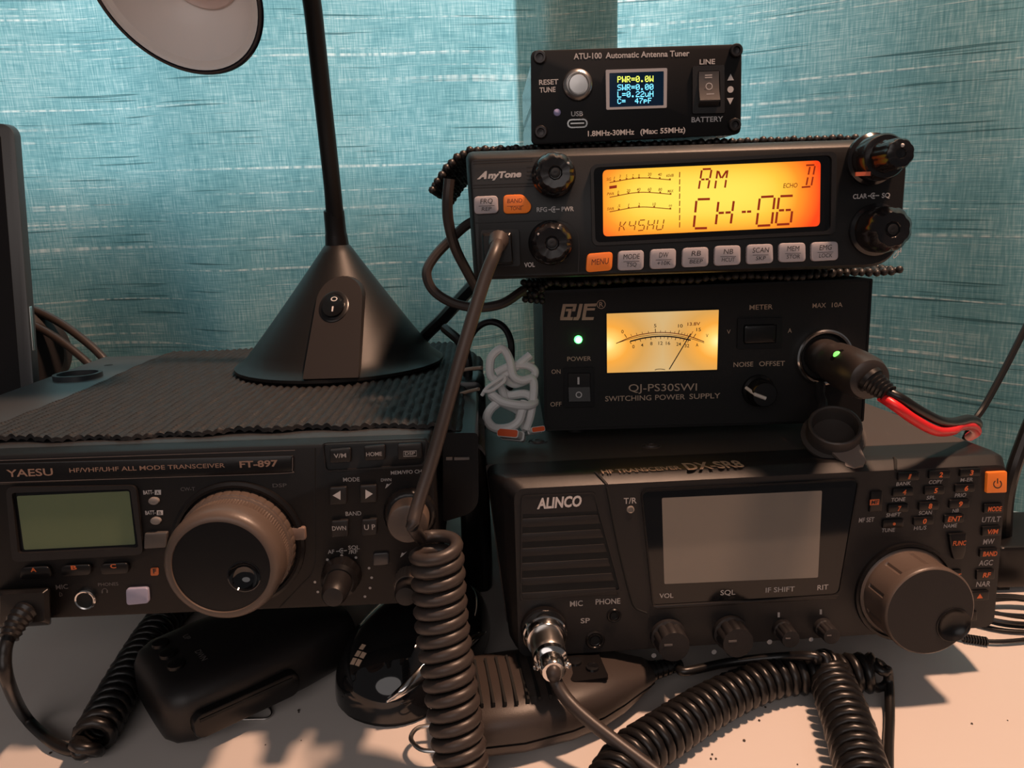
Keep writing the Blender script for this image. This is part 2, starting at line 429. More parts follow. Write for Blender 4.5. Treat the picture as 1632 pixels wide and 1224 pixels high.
def cy(x, z):
    base = 715
    if x > 120: t = min(1, (x - 120) / 330); base -= 215 * t * t * (3 - 2 * t) * (.75 + .25 * max(0, min(1, (500 - z) / 500)))
    low = max(0, min(1, (420 - z) / 380))
    f = 13 * math.sin(x / 31 + .8 * math.sin(x / 71)) * (.30 + .70 * low) + 10 * math.sin(x / 67 + 1.3)
    f += 5 * math.sin(x / 17 + z / 160) * low
    return base + f
def curtain(name, x0, x1, off, label):
    t = thing(name, label, 'curtain', loc=((x0 + x1) / 2, 715 + off, 2)); b = MB(); nx = int((x1 - x0) / 4); nz = 90
    rings = [[(x0 + (x1 - x0) * i / nx, cy(x0 + (x1 - x0) * i / nx, 2 + 868 * j / nz) + off, 2 + 868 * j / nz) for i in range(nx + 1)] for j in range(nz + 1)]
    b.loft(rings, False, False, closed=False); b.build('panel', CURT, t, ((x0 + x1) / 2, 715 + off, 2), smooth=80); return t
SEAM = at(985, 40, 712).x
cl = curtain('curtain', -700, SEAM, 0, 'teal slub-weave curtain panel on the left, behind the black desk lamp')
curtain('curtain', SEAM - 60, 720, 7, 'teal slub-weave curtain panel on the right, behind the small tuner box and the cigar plug')
hb = MB(); hx0 = at(822, 40, 712).x; xs = [hx0 + (SEAM - hx0) * i / 30 for i in range(31)]
hb.loft([[(x, cy(x, z) + 2.0, z) for x in xs] for z in [2 + 868 * j / 60 for j in range(61)]], False, False, closed=False)
hb.build('hem', CURT, cl, ((-700 + SEAM) / 2, 715, 2), smooth=80)

# ================================================================ right transceiver (the one with the speaker grille)
DX = Frame(121.8, 336.1, 29.4, 3.8, 5, .47)
dx = thing('radio_transceiver', 'wide black transceiver with speaker grille and large dial, bottom of the right stack', 'radio transceiver', DX)
z1 = Z(780, 680, 3.06); z2 = Z(1020, 740, 3.825); z3 = Z(1330, 700, 3.4)
fq = Q(DX, [(815, 1048), (1588, 990), (1602, 741), (831, 778)])
fx0 = (fq[0][0] + fq[3][0]) / 2; fx1 = (fq[1][0] + fq[2][0]) / 2; fz0 = min(fq[0][1], fq[1][1]); fz1 = (fq[2][1] + fq[3][1]) / 2
def bz(l, lb, r_, t): return rpoly([(fx0 - lb, fz0), (fx1 + r_ * .4, fz0), (fx1 + r_, fz1 + t), (fx0 - l, fz1 + t)], 6, 6)
b = MB().loft([[(x, y, z) for x, z in bz(*k)] for y, k in ((0, (0, 0, 0, 0)), (4.4, (4.5, 1, 1.5, 3.7)), (5.6, (6, 1.4, 2.2, 4.2)), (14, (12, 3, 4, 4.2)), (30, (12, 3, 4, 4.2)))])
b.build('front_bezel', PLG, dx)
DXT = fz1 + 4.2; BX0, BX1 = fx0 - 12, fx1 + 1
MB().prism(rpoly([(BX0 + 8, fz0 + 3), (BX1 - 2, fz0 + 3), (BX1, DXT), (BX0, DXT)], 2, 3), 29, 255, 0, 1).build('top_cover', PAINT, dx)
for sx in (BX0 + 25, BX1 - 25):
    MB().lathe((sx, 60, fz0 + 4), [(9, 0), (9, 27)], 20, (0, 0, -1), (0, 1, 0)).build('foot', PLK, dx)
    MB().lathe((sx, 225, fz0 + 4), [(9, 0), (9, 12)], 20, (0, 0, -1), (0, 1, 0)).build('foot', PLK, dx)
for px, py in ((1038, 711), (857, 704)):
    x, y = DX.top(px, py, DXT)
    MB().lathe((x, y, DXT), [(5.4, 0), (5.0, .35), (4.6, .05), (3.6, .1), (3.2, .9), (1.6, 1.1), (1.2, .6)], 24, (0, 0, 1), (0, 1, 0)).build('cover_screw', PAINT, dx)
b = MB()
txt(DX, b, 'HF TRANSCEIVER', (960.7, 755), (1087, 748), 5.5, top=DXT, bold=.02); txt(DX, b, 'DX-SR8', (1096.5, 749), (1188.5, 744), 10, top=DXT, bold=.03)
b.build('cover_lettering', INKT, dx, smooth=0)
# slanted notches in the bevel and the groove beside the grille
for a, c in (((937, 756), (967, 777)), ((1437, 732), (1427, 752))):
    x0, y0 = DX.top(*a, DXT); x1, _ = DX.p(*c, 0)
    MB().tube([(x1 + (x0 - x1) * .55, 6.2, DXT), (x1 + (x0 - x1) * .45, 4.4, fz1 + 3.7), (x1, 0, fz1 - .2)], .8, 8).build('bevel_notch', DARKHOLE, dx)
g = [(x, -.1, z) for x, z in (DX.p(*q) for q in cr([(967, 777), (975, 820), (987, 880), (1003, 945), (1012, 968), (1030, 977)], 6))]
MB().tube(g, .55, 8).build('panel_groove', DARKHOLE, dx)
# speaker grille
gq = [z1(155, 335), z1(515, 320), z1(645, 800), z1(150, 850)]
go = Q(DX, gq); gi = [((p[0] - .1), p[1]) for p in go]
grille = MB().ring(rpoly(go, 2.2), rpoly([(go[0][0] + .7, go[0][1] - .7), (go[1][0] - .7, go[1][1] - .7), (go[2][0] - 1, go[2][1] + .7), (go[3][0] + .7, go[3][1] + .7)], 2), -.7, .4)
ls = [(400, 410), (475, 478), (549, 552), (620, 624), (692, 696), (764, 770), (838, 812)]
lx = [530, 545, 562, 580, 598, 616, 634]
for i in range(6):
    yl0, yl1 = 454 + i * 72.5, 497 + i * 71; yr0 = yl0 - 20 - i * 1.2; yr1 = yl1 - 20 - i * 1.2
    grille.prism(Q(DX, [z1(158, yl0 - 4), z1(lx[i], yr0 - 4), z1(lx[i] + 12, yr1 - 4), z1(158, yl1 - 4)], -.6), -.6, .4, .45)
grille.prism(Q(DX, [z1(158, 342), z1(512, 326), z1(526, 412), z1(158, 428)], -.5), -.5, .4)
gro = grille.build('speaker_grille', PLG, dx)
MB().flat(go, -.06).build('grille_backing', DARKHOLE, gro, smooth=0)
b = MB(); txt(DX, b, 'ALINCO', z1(232, 400), z1(450, 386), 16, -.5, shear=.16, bold=.035); b.build('logo', INK, gro, smooth=0)
# display
disp = MB().ring(rpoly(Q(DX, [z2(4, 157), z2(1341, 88), z2(1222, 806), z2(80, 880)], -1), 3.5), rpoly(Q(DX, [z2(14, 170), z2(1331, 99), z2(1212, 792), z2(88, 866)], -1), 3), -1, .4).build('display_bezel', PLS, dx)
MB().prism(rpoly(Q(DX, [z2(10, 165), z2(1335, 95), z2(1215, 797), z2(84, 872)], -.5), 3), -.5, .3).build('display_glass', GLASS_BLK, disp)
MB().flat(rpoly(Q(DX, [z2(133, 205), z2(1110, 160), z2(1085, 690), z2(148, 730)], -.6), .8), -.62).build('lcd_screen', LCDW, disp, smooth=0)
b = MB()
for s_, p0, p1, h in (('VOL', z2(118, 815), z2(203, 812), 7), ('SQL', z2(490, 797), z2(580, 793), 7.6), ('IF SHIFT', z2(765, 781), z2(942, 773), 7.6), ('RIT', z2(1080, 766), z2(1147, 761), 7.6)):
    txt(DX, b, s_, p0, p1, h, -.55)
b.build('display_lettering', INKG, disp, smooth=0)
MB().prism(Q(DX, [z2(82, 864), z2(1214, 800), z2(1196, 822), z2(102, 886)], -1.6), -1.6, .3, .4).build('display_sill', PLG, disp)
# lettering on the face
b = MB()
txt(DX, b, 'T/R', z1(655, 376), z1(718, 373), 9); b.build('lamp_caption', INKG, dx, smooth=0); b = MB()
for s_, p0, p1, h in (('MIC', z1(393, 877), z1(455, 873), 8.4), ('PHONE', z1(518, 867), z1(638, 862), 8.4), ('SP', z1(445, 958), z1(490, 956), 7.6)): txt(DX, b, s_, p0, p1, h)
b.build('jack_captions', INKG, dx, smooth=0); b = MB()
for s_, p0, p1, h in (
                      ('MF SET', z3(130, 451), z3(215, 446), 7), ('BANK', z3(333, 253), z3(412, 247), 5.6), ('COPY', z3(510, 243), z3(585, 239), 5.8), ('M-ER', z3(680, 231), z3(748, 227), 5.6),
                      ('TONE', z3(307, 339), z3(383, 334), 5.8), ('SPL', z3(497, 327), z3(545, 324), 5.6), ('PRIO', z3(650, 315), z3(712, 311), 5.8), ('SHIFT', z3(278, 422), z3(358, 416), 5.8), ('SCAN', z3(455, 410), z3(527, 406), 5.8),
                      ('NB', z3(637, 398), z3(672, 394), 5.4), ('TUNE', z3(255, 504), z3(327, 500), 5.8), ('H/L/S', z3(428, 492), z3(497, 488), 5.8), ('NAME', z3(590, 481), z3(663, 476), 5.8),
                      ('UT/LT', z3(797, 450), z3(900, 445), 8), ('MW', z3(803, 570), z3(865, 566), 8), ('AGC', z3(780, 685), z3(857, 681), 8), ('NAR', z3(765, 800), z3(842, 796), 8)):
    txt(DX, b, s_, p0, p1, h, 0, shear=.12 if p0[0] > 1360 else 0)
b.build('key_captions', INKG, dx, smooth=0); b = MB()
for px, py, r_ in ((1042, 1044.6, 4), (1138, 1039, 4), (1226.5, 1023, 4), (1292.7, 1019, 3.6)): dot(DX, b, px, py, r_)
for px, py in ((1241, 979.7), (1308, 975)): poly(DX, b, [(px - 1.7, py + 4), (px + 1.7, py + 4), (px + 1.7, py - 4), (px - 1.7, py - 4)])
b.build('knob_marks', INKG, dx, smooth=0)
c = DX.p(1004.8, 812); MB().lathe((c[0], 0, c[1]), [(1.9, 0), (1.8, .5), (1.3, .7), (1.2, .2)], 20).build('status_lamp', mat('smoky_lamp_lens', (.26, .22, .19), .15), dx)
for nm, px, py, ro, ri in (('phone_jack', 978.4, 980.7, 3.6, 1.7), ('speaker_jack', 948.3, 1019.9, 4.8, 2.2)):
    c = DX.p(px, py); j = MB().lathe((c[0], 0, c[1]), [(ro, 0), (ro, .5), (ro * .88, 1.0), (ro * .74, .9), (ro * .66, .3), (ri * 1.25, .35), (ri * 1.15, .7), (ri, .5)], 28, cap1=False).build(nm, PLS, dx)
    MB().flat(circ(c[0], c[1], ri), -.12).build('jack_hole', DARKHOLE, j, smooth=0)
# knobs
def knob(F, parent, name, px, py, prof, m, n=48, flute=None, pointer=None, label=None):
    c = F.p(px, py); o = MB().lathe((c[0], 0, c[1]), prof, n, flute=flute).build(name, m, parent)
    if label: o['label'] = label
    return o, c
for nm, px, py, r_, h in (('volume_knob', 1064, 1012, 7.9, 12), ('squelch_knob', 1163, 1006, 7.9, 12), ('shift_knob', 1246, 1002, 4.6, 11), ('tuning_offset_knob', 1311, 999, 4.3, 10)):
    o, c = knob(DX, dx, nm, px, py, [(r_ * 1.12, 0), (r_ * 1.1, 2.5), (r_, 3), (r_ * .99, h - 1), (r_ * .93, h - .2), (r_ * .5, h)], PLK, 60, fl(10, .10, 2.6, h - .9, 3))
    MB().box(c[0] - r_ * .62, c[0] - r_ * .12, -h - .25, -h + .4, c[1] + r_ * .12, c[1] + r_ * .24).build('pointer', INKD, o)
# tuning dial with a finger dimple
c = DX.p(1441, 943); RD = 22.0
def groove(t, h):
    a = (t - 1.57) % (2 * math.pi); d = min(abs(a - k * math.pi / 5) for k in range(11)); return 1 - .035 * (1 if d < .03 else 0) if 4 < h < 17 else 1
dial = MB().lathe((c[0], 0, c[1]), [(RD * 1.05, 0), (RD * 1.05, 1), (RD * .99, 1.6), (RD * .99, 4), (RD * .985, 4.3), (RD * .985, 16.8), (RD, 17.2), (RD, 20.5), (RD * .985, 21.3), (RD * .955, 21.8)], 120, flute=groove, cap1=False)
dial = dial.build('tuning_dial', COPPER, dx)
d_ = DX.p(1520, 996, -21.8)
def bowlface(c, R_, d, r_, y): return MB().loft([[(x, y, z) for x, z in circ(c[0], c[1], R_, 64)], [(x, y, z) for x, z in circ(d[0], d[1], r_, 64)]], False, False)
bowlface(c, RD * .956, d_, 8.2, -21.8).build('dial_face', PLK, dial)
MB().lathe((d_[0], -21.8, d_[1]), [(8.7, -.1), (8.6, .35), (8.2, .45), (7.8, .1), (7.0, -.9), (5.5, -1.9), (3.2, -2.7), (.2, -3.0)], 48, cap0=False).build('finger_dimple', PLS, dial)
MB().lathe((c[0], 0, c[1]), [(RD * 1.17, 0), (RD * 1.16, 1.6), (RD * 1.10, 1.7), (RD * 1.09, .2)], 72, cap1=False).build('dial_collar', PLS, dx)
# keys
def key(q, txts, h=1.3, m=PLS, name='key', lm=INKO, **k): btn(DX, dx, name, [z3(*a) for a in q], h, m, .8, txts, lm, **k)
NK = {'1': ((345, 182), (462, 178), (460, 222), (345, 228)), '2': ((515, 172), (630, 168), (628, 212), (512, 216)), '3': ((683, 162), (795, 158), (793, 200), (680, 205)),
      '4': ((320, 268), (430, 262), (430, 305), (315, 312)), '5': ((490, 258), (600, 253), (598, 298), (487, 303)), '6': ((655, 246), (765, 242), (763, 285), (653, 290)),
      '7': ((293, 355), (403, 350), (402, 395), (290, 400)), '8': ((460, 342), (570, 338), (568, 382), (457, 388)), '9': ((625, 330), (735, 326), (733, 372), (622, 376)),
      '.': ((265, 438), (378, 432), (375, 478), (262, 485)), '0': ((430, 425), (540, 420), (538, 463), (428, 468)), 'ENT': ((597, 412), (705, 408), (703, 452), (595, 458))}
for s_, q in NK.items():
    cx = (q[0][0] + q[1][0]) / 2 + 2; cz = (q[0][1] + q[2][1]) / 2 + 13
    if s_ == '.': key(q, [lambda b, y, cx=cx, cz=cz: dot(DX, b, *z3(cx, cz - 12), 2.4, y)], label='dark key with an orange dot')
    elif s_ == 'ENT': key(q, [T(DX, s_, z3(612, 446), z3(688, 442), 7.5, shear=.2, bold=.02)])
    else: key(q, [T(DX, s_, z3(cx - 9, cz), z3(cx + 11, cz), 7.4, shear=.15, bold=.03)])
key(((200, 285), (262, 280), (258, 392), (188, 398)), [lambda b, y: poly(DX, b, [z3(190, 358), z3(240, 355), z3(243, 324), z3(192, 327)], y)], name='memory_key')
b = MB(); txt(DX, b, 'MF', z3(197, 352), z3(238, 350), 6, -1.3, shear=.15, bold=.02, eps=.2); b.build('memory_legend', INKK, dx, smooth=0)
for s_, q, p0, p1 in (('MODE', ((812, 352), (915, 348), (913, 400), (810, 403)), (830, 391), (906, 388)), ('V/M', ((803, 475), (905, 470), (902, 522), (800, 527)), (828, 514), (886, 511)),
                      ('BAND', ((790, 595), (887, 590), (885, 637), (787, 642)), (803, 634), (880, 631)), ('RF', ((772, 710), (870, 705), (868, 760), (770, 765)), (802, 749), (846, 746)),
                      ('RIT', ((615, 714), (692, 708), (690, 765), (615, 770)), (640, 756), (685, 752))):
    key(q, [T(DX, s_, z3(*p0), z3(*p1), 7, shear=.15, bold=.02)])
key(((745, 825), (840, 820), (838, 873), (742, 878)), [lambda b, y: poly(DX, b, [z3(770, 863), z3(803, 861), z3(788, 836)], y)], name='up_key')
key(((700, 937), (775, 930), (773, 985), (700, 990)), [], name='down_key')
key(((622, 515), (717, 510), (712, 610), (698, 650), (648, 654), (632, 600)), [T(DX, 'FUNC', z3(640, 577), z3(712, 573), 7, shear=.15, bold=.02)], h=1.8, name='function_key')
key(((830, 180), (938, 175), (935, 290), (825, 293)), [lambda b, y: oring(DX, b, *z3(883, 243), 6.2, 1.7, y, -235, 55), lambda b, y: poly(DX, b, [z3(880, 240), z3(886, 240), z3(886, 212), z3(880, 212)], y)],
    h=1.8, m=KEYO, name='power_key', lm=INKK, label='orange power key')

# ================================================================ power supply on top of it
PS = Frame(105.74, 401.6, 119.6, -0.4, 4)
ps = thing('power_supply', 'black switching power supply with lit amber meter, standing on the right transceiver', 'power supply', PS)
y1 = Z(750, 430, 3.264); y2 = Z(1150, 440, 3.386)
co = Q(PS, [(863.5, 463), (1390.5, 443.5), (1376, 671), (868, 695)]); cz0 = max(.4, min(co[2][1], co[3][1]))
co[2] = (co[2][0], cz0); co[3] = (co[3][0], cz0)
MB().ring(rpoly(co, 1.2), rpoly([(co[0][0] + 1.1, co[0][1] - 1.3), (co[1][0] - 1.1, co[1][1] - 1.3), (co[2][0] - 1.1, co[2][1] + 1.2), (co[3][0] + 1.1, co[3][1] + 1.2)], .8), -.5, 3).build('case_rim', PLS, ps)
MB().prism(rpoly(co, 1.2), 2, 195).build('case', PSUM, ps)
MB().prism(rpoly([(co[0][0] + .9, co[0][1] - 1.1), (co[1][0] - .9, co[1][1] - 1.1), (co[2][0] - .9, co[2][1] + 1), (co[3][0] + .9, co[3][1] + 1)], .8), 0, 2.5).build('front_panel', PSUM, ps)
for sx in (-70, 70):
    for sy in (20, 170): MB().lathe((sx, sy, cz0), [(7, -.1), (7, 5)], 18, (0, 0, -1), (0, 1, 0)).build('foot', PLK, ps)
b = MB()
for s_, p0, p1, h in (('POWER', y1(503, 475), y1(627, 472), 6.8), ('ON', y1(421, 541), y1(468, 540), 6.8), ('OFF', y1(415, 711), y1(473, 709), 6.8), ('METER', y2(150, 182), y2(275, 178), 7.6),
                      ('V', y2(28, 312), y2(48, 311), 6.5), ('A', y2(357, 306), y2(378, 305), 6.8), ('MAX', y2(490, 172), y2(562, 169), 7.2), ('10A', y2(594, 168), y2(652, 166), 7.2), ('NOISE', y2(64, 491), y2(170, 487), 7.4),
                      ('OFFSET', y2(202, 486), y2(341, 483), 7.4), ('SWITCHING', y1(700, 684), y1(940, 678), 8), ('POWER', y1(960, 677), y1(1115, 673), 8), ('SUPPLY', y1(1138, 672), y1(1298, 667), 8)):
    txt(PS, b, s_, p0, p1, h, 0, bold=.004)
txt(PS, b, 'QJ-PS30SWI', y1(822, 633), y1(1177, 628), 11.4, 0, bold=0)
b.build('panel_lettering', INKT, ps, smooth=0)
# brand mark: slanted block letters
b = MB()
def lp(*pts): poly(PS, b, [y1(x, y) for x, y in reversed(pts)])
lp((480, 178), (553, 177), (551, 191), (495, 192), (484, 246), (467, 260), (466, 250)); lp((466, 246), (533, 246), (529, 262), (466, 262))
lp((553, 177), (544, 216), (527, 216), (534, 190)); lp((497, 203), (527, 203), (519, 246), (502, 246), (509, 216), (494, 216))
lp((566, 177), (584, 177), (569, 247), (560, 262), (533, 262), (537, 247), (551, 245)); lp((592, 177), (656, 175), (652, 190), (608, 191), (606, 199), (648, 199), (645, 211), (603, 212), (598, 246), (642, 246), (638, 261), (578, 262), (583, 228))
oring(PS, b, *y1(679, 180), 6.6, 1.1); txt(PS, b, 'R', y1(669, 193), y1(690, 192), 7.6)
b.build('brand_mark', INKT, ps, smooth=0)
c = PS.p(921.6, 541.2); led = MB().lathe((c[0], 0, c[1]), [(2.2, 0), (2.1, .8), (1.5, 1.6), (.4, 2.0)], 20).build('power_led', GREENL, ps)
MB().flat(circ(c[0], c[1], 1.45), -2.05).build('led_core', WHITEL, led, smooth=0)
def rocker(F, parent, name, fq_, rq, m, depth, legend=None, lm=INK, low=0):
    fr_o = rpoly(Q(F, fq_, -1.2), .8); q = Q(F, rq, -1.2)
    fr = MB().ring(fr_o, rpoly(q, .8), -1.2, .3).build(name, m, parent)
    MB().flat(q, -.1).build('switch_well', DARKHOLE, fr, smooth=0); return fr, q
# power switch
fr, q = rocker(PS, ps, 'power_switch', [y1(485, 512), y1(640, 508), y1(640, 712), y1(485, 717)], [y1(505, 537), y1(623, 535), y1(625, 686), y1(508, 688)], PLS, 3)
ro = MB().loft([[(q[0][0] + .3, -1.4, q[0][1] - .3), (q[1][0] - .3, -1.4, q[1][1] - .3), (q[1][0] - .3, 0, q[1][1] - .3), (q[0][0] + .3, 0, q[0][1] - .3)],
                [(q[0][0] + .3, -.9, (q[0][1] + q[3][1]) / 2), (q[1][0] - .3, -.9, (q[1][1] + q[2][1]) / 2), (q[1][0] - .3, 0, (q[1][1] + q[2][1]) / 2), (q[0][0] + .3, 0, (q[0][1] + q[3][1]) / 2)],
                [(q[3][0] + .3, -2.6, q[3][1] + .5), (q[2][0] - .3, -2.6, q[2][1] + .5), (q[2][0] - .3, 0, q[2][1] + .3), (q[3][0] + .3, 0, q[3][1] + .3)]]).build('rocker', PLG, fr, smooth=0)
b = MB(); poly(PS, b, [y1(556, 596), y1(566, 596), y1(566, 558), y1(556, 558)], -1.3); oring(PS, b, *y1(563, 650), 4.3, 1.7, -2.2); b.build('switch_legend', INK, fr, smooth=0)
# meter switch
fr, q = rocker(PS, ps, 'meter_switch', [y2(88, 230), y2(330, 225), y2(325, 388), y2(84, 395)], [y2(118, 262), y2(298, 257), y2(294, 362), y2(116, 368)], PLS, 3)
MB().prism(rpoly([(q[0][0] + .4, q[0][1] - .4), (q[1][0] - .4, q[1][1] - .4), (q[2][0] - .4, q[2][1] + .4), (q[3][0] + .4, q[3][1] + .4)], 1.5), -2.0, 0, .8).build('rocker', PLS, fr)
# meter
mq = [y1(708, 228), y1(1292, 208), y1(1283, 520), y1(710, 537)]
ml = Q(PS, mq, -.3); mcx = sum(p[0] for p in ml) / 4; mcz = sum(p[1] for p in ml) / 4
def meterglow(nt, sp):
    x = mth(nt, 'MULTIPLY', mth(nt, 'SUBTRACT', sp.outputs[0], mcx * .001), 1000); z = mth(nt, 'MULTIPLY', mth(nt, 'SUBTRACT', sp.outputs[2], mcz * .001), 1000)
    ax = mth(nt, 'ABSOLUTE', x); dx_ = mth(nt, 'SUBTRACT', 30, ax); zz = mth(nt, 'ADD', z, 0.5)
    d2 = mth(nt, 'SQRT', mth(nt, 'ADD', mth(nt, 'MULTIPLY', dx_, dx_), mth(nt, 'MULTIPLY', mth(nt, 'MULTIPLY', zz, zz), 1.4)))
    hot = mth(nt, 'DIVIDE', d2, 32)
    top = mth(nt, 'MULTIPLY', mth(nt, 'MAXIMUM', mth(nt, 'SUBTRACT', mth(nt, 'ABSOLUTE', z), 8), 0), .035)
    return ramp(nt, hot, [(0, (1.25, 1.0, .42)), (.16, (1.1, .68, .16)), (.36, (.95, .40, .05)), (.62, (.70, .36, .085)), (1, (.66, .44, .19))])
METER = glow('meter_backlight', meterglow)
mf = MB().ring(rpoly(Q(PS, [y1(704, 223), y1(1297, 203), y1(1288, 525), y1(706, 542)], -.8), .5), rpoly(Q(PS, mq, -.8), .3), -.8, .2).build('panel_meter', PLS, ps)
MB().flat(Q(PS, mq, -.3), -.3).build('meter_face', METER, mf, smooth=0)
b = MB(); my = -.35
arc1 = cr([y1(757, 383), y1(830, 352), y1(905, 333), y1(985, 326), y1(1065, 331), y1(1140, 347), y1(1215, 374)], 6)
arc2 = cr([y1(757, 383), y1(830, 359), y1(905, 343), y1(985, 336), y1(1065, 341), y1(1140, 356), y1(1215, 380)], 6)
line(PS, b, arc2, .8, my); line(PS, b, cr([y1(830, 372), y1(905, 354), y1(985, 346), y1(1065, 350), y1(1145, 366)], 6), 2.2, my)
def tick(a, ln, up, wd):
    P = Vector(a); d = (P - Vector(y1(985, 620))).normalized() * (1 if up else -1); line(PS, b, [tuple(P), tuple(P + d * ln)], wd, my)
V0 = [(812, 353, 1), (838, 345, 0), (866, 339, 0), (895, 334, 0), (926, 330, 0), (962, 327, 1), (988, 326, 0), (1013, 327, 0), (1038, 329, 0), (1060, 331, 0), (1080, 333, 1), (1096, 336, 0), (1111, 339, 0), (1125, 342, 0), (1138, 345, 0), (1160, 351, 1)]
for x, y, g in V0: tick(y1(x, y), 6.5 if g else 3.6, True, 1.1 if g else .7)
for x, y, g in ((828, 373, 1), (854, 366, 0), (880, 360, 1), (908, 355, 0), (936, 350, 1), (962, 348, 0), (988, 346, 1), (1008, 347, 0), (1027, 348, 1), (1047, 350, 0), (1068, 352, 1), (1092, 356, 0), (1112, 360, 1), (1135, 366, 1)):
    tick(y1(x, y), 4.4 if g else 3, False, 1.0 if g else .7)
for s_, x, y, w_ in (('0', 790, 330, 12), ('5', 960, 299, 12), ('10', 1091, 300, 24), ('15', 1186, 319, 24), ('V', 1230, 351, 12), ('0', 847, 408, 12), ('4', 892, 400, 12), ('8', 940, 392, 12), ('12', 988, 390, 22), ('16', 1027, 390, 22), ('24', 1082, 395, 24), ('32', 1125, 403, 24), ('A', 1178, 399, 13)):
    txt(PS, b, s_, y1(x - w_ / 2, y), y1(x + w_ / 2, y), 5.2, my, bold=.01)
line(PS, b, cr([y1(958, 521), y1(970, 517), y1(990, 516), y1(1012, 519)], 4), 1, my)
b.build('meter_scale', INKK, mf, smooth=0)
b = MB(); line(PS, b, arc1, 1.3, my); tick(y1(1142, 346), 9, True, .9); txt(PS, b, '13.8V', y1(1128, 291), y1(1194, 288), 5, my); b.build('red_scale', mat('red_scale_print', (.5, .04, .01), .6), mf, smooth=0)
b = MB(); line(PS, b, [y1(1033, 518), y1(1145, 332)], 1.6, -.6); b.build('needle', INKK, mf, smooth=0)
# offset knob with white pointer
o, c = knob(PS, ps, 'offset_knob', 1208, 622, [(8.8, 0), (8.6, 2), (7.2, 3), (6.8, 11), (6.2, 12), (2, 12.1)], PLS, 48)
a0 = PS.p(*y2(133, 603), -7); a1 = PS.p(*y2(238, 660), -12.4)
MB().tube([(a0[0], -6.5, a0[1]), ((a0[0] * .62 + a1[0] * .38), -12.0, (a0[1] * .45 + a1[1] * .55)), (a1[0], -12.6, a1[1])], [.9, 1.0, 1.0], 10).build('pointer', mat('ivory_pointer', (.72, .62, .54), .4), o)
# socket with chrome ring and rubber cap
sc_ = PS.p(1311, 568); SX, SZ = sc_
sk = MB().lathe((SX, 0, SZ), [(15.6, 0), (15.6, 2), (15.0, 4), (14.2, 4.6), (13.2, 4.4), (12.4, 3), (12.2, 0)], 56, cap1=False).build('socket_ring', CHROME, ps)
MB().lathe((SX, 0, SZ), [(12.3, .1), (12.3, 3), (12.0, .2)], 40).build('socket_well', DARKHOLE, sk)
rx_ = sc_
cap_c = PS.loc(at(1331, 677, 364)); cd = Vector((-.16, -.58, .80)).normalized()
cp = MB().lathe(cap_c, [(14.5, -11), (15.5, -10), (15.5, -8.6), (13.2, -8), (12.8, -1), (12.6, 0), (11.9, .4), (11.0, 0), (10.6, -1.5), (10.2, -8), (3, -8.3)], 52, cd, (0, 0, 1)).build('socket_cap', mat('cap_rubber', (.060, .048, .043), .4), ps)
tb = PS.loc(at(1339, 727, 376)); back = cap_c - cd * 9.8
side = Vector((.22, -.80, -.56)); side = (side - cd * side.dot(cd)).normalized(); lat = side.cross(cd)
back_t = back + cd * 3.2; P = [back_t + side * 11 + lat * 7, back_t + side * 21 + lat * 5, back_t + side * 23 + lat * 2.5, back_t + side * 23 - lat * 2.5, back_t + side * 21 - lat * 5, back_t + side * 11 - lat * 7]
MB().loft([[tuple(p - cd * .9) for p in P], [tuple(p + cd * .9) for p in P]]).build('cap_tab', mat('tab_rubber', (.22, .165, .14), .45), cp)
t0 = PS.loc(at(1308, 612, 397)); P = cr([t0, PS.loc(at(1307, 630, 392)), PS.loc(at(1311, 645, 385)), back + (-side) * 14], 6)
MB().tube(P, 2.6, 10).build('cap_tether', PLK, cp)

# ================================================================ CB radio
AN = Frame(78.0, 338.8, 211.6, 0.2, 4)
an = thing('cb_radio', 'black mobile radio with large glowing orange display, in the middle of the right stack', 'radio transceiver', AN)
x1 = Z(930, 200, 3.022); x2 = Z(680, 200, 4.08); x3 = Z(1340, 200, 9.415); x4 = Z(1340, 320, 8.746); x5 = Z(720, 220, 12.24)
aq = Q(AN, [(752, 446), (1440, 427), (1447, 214), (738, 241)])
ax0, ax1 = min(aq[0][0], aq[3][0]) + .8, max(aq[1][0], aq[2][0]); az0 = (aq[0][1] + aq[1][1]) / 2; az1 = (aq[2][1] + aq[3][1]) / 2
ao = rpoly([(ax0 + 1.5, az0), (ax1 - .5, az0), (ax1, az1), (ax0, az1)], [4, 15, 11, 3.5], 8)
def sh(o, l, r_, t, bt):
    cx, cz = (ax0 + ax1) / 2, (az0 + az1) / 2
    return [(x + (l if x < cx else -r_), z + (bt if z < cz else -t)) for x, z in o]
ai = sh(ao, 2.2, 2.0, 4.2, 1.5)
MB().loft([[(x, 0, z) for x, z in ai], [(x, .5, z) for x, z in sh(ao, 1.6, 1.5, 3.4, 1)], [(x, 5, z) for x, z in sh(ao, 0, 0, .6, 0)], [(x, 9, z) for x, z in ao], [(x, 24, z) for x, z in ao]]).build('front_bezel', mat('satin_bezel', (.010, .009, .009), .44, spec=.4, bump=(2600, .12)), an)
MB().prism(rr((ax0 + ax1) / 2, (az0 + az1) / 2 - .3, ax1 - ax0 - 8, az1 - az0 - 2.4, 2), 23.5, 205).build('chassis', PSUM, an)
for px, py in ((975, 440), (1250, 432)):
    x, z = AN.p(px, py)
    for sy in (45, 180): MB().box(x - 8, x + 8, sy - 6, sy + 6, az0 - 2.0, az0 + 1.5, .6).build('foot', PLK, an)
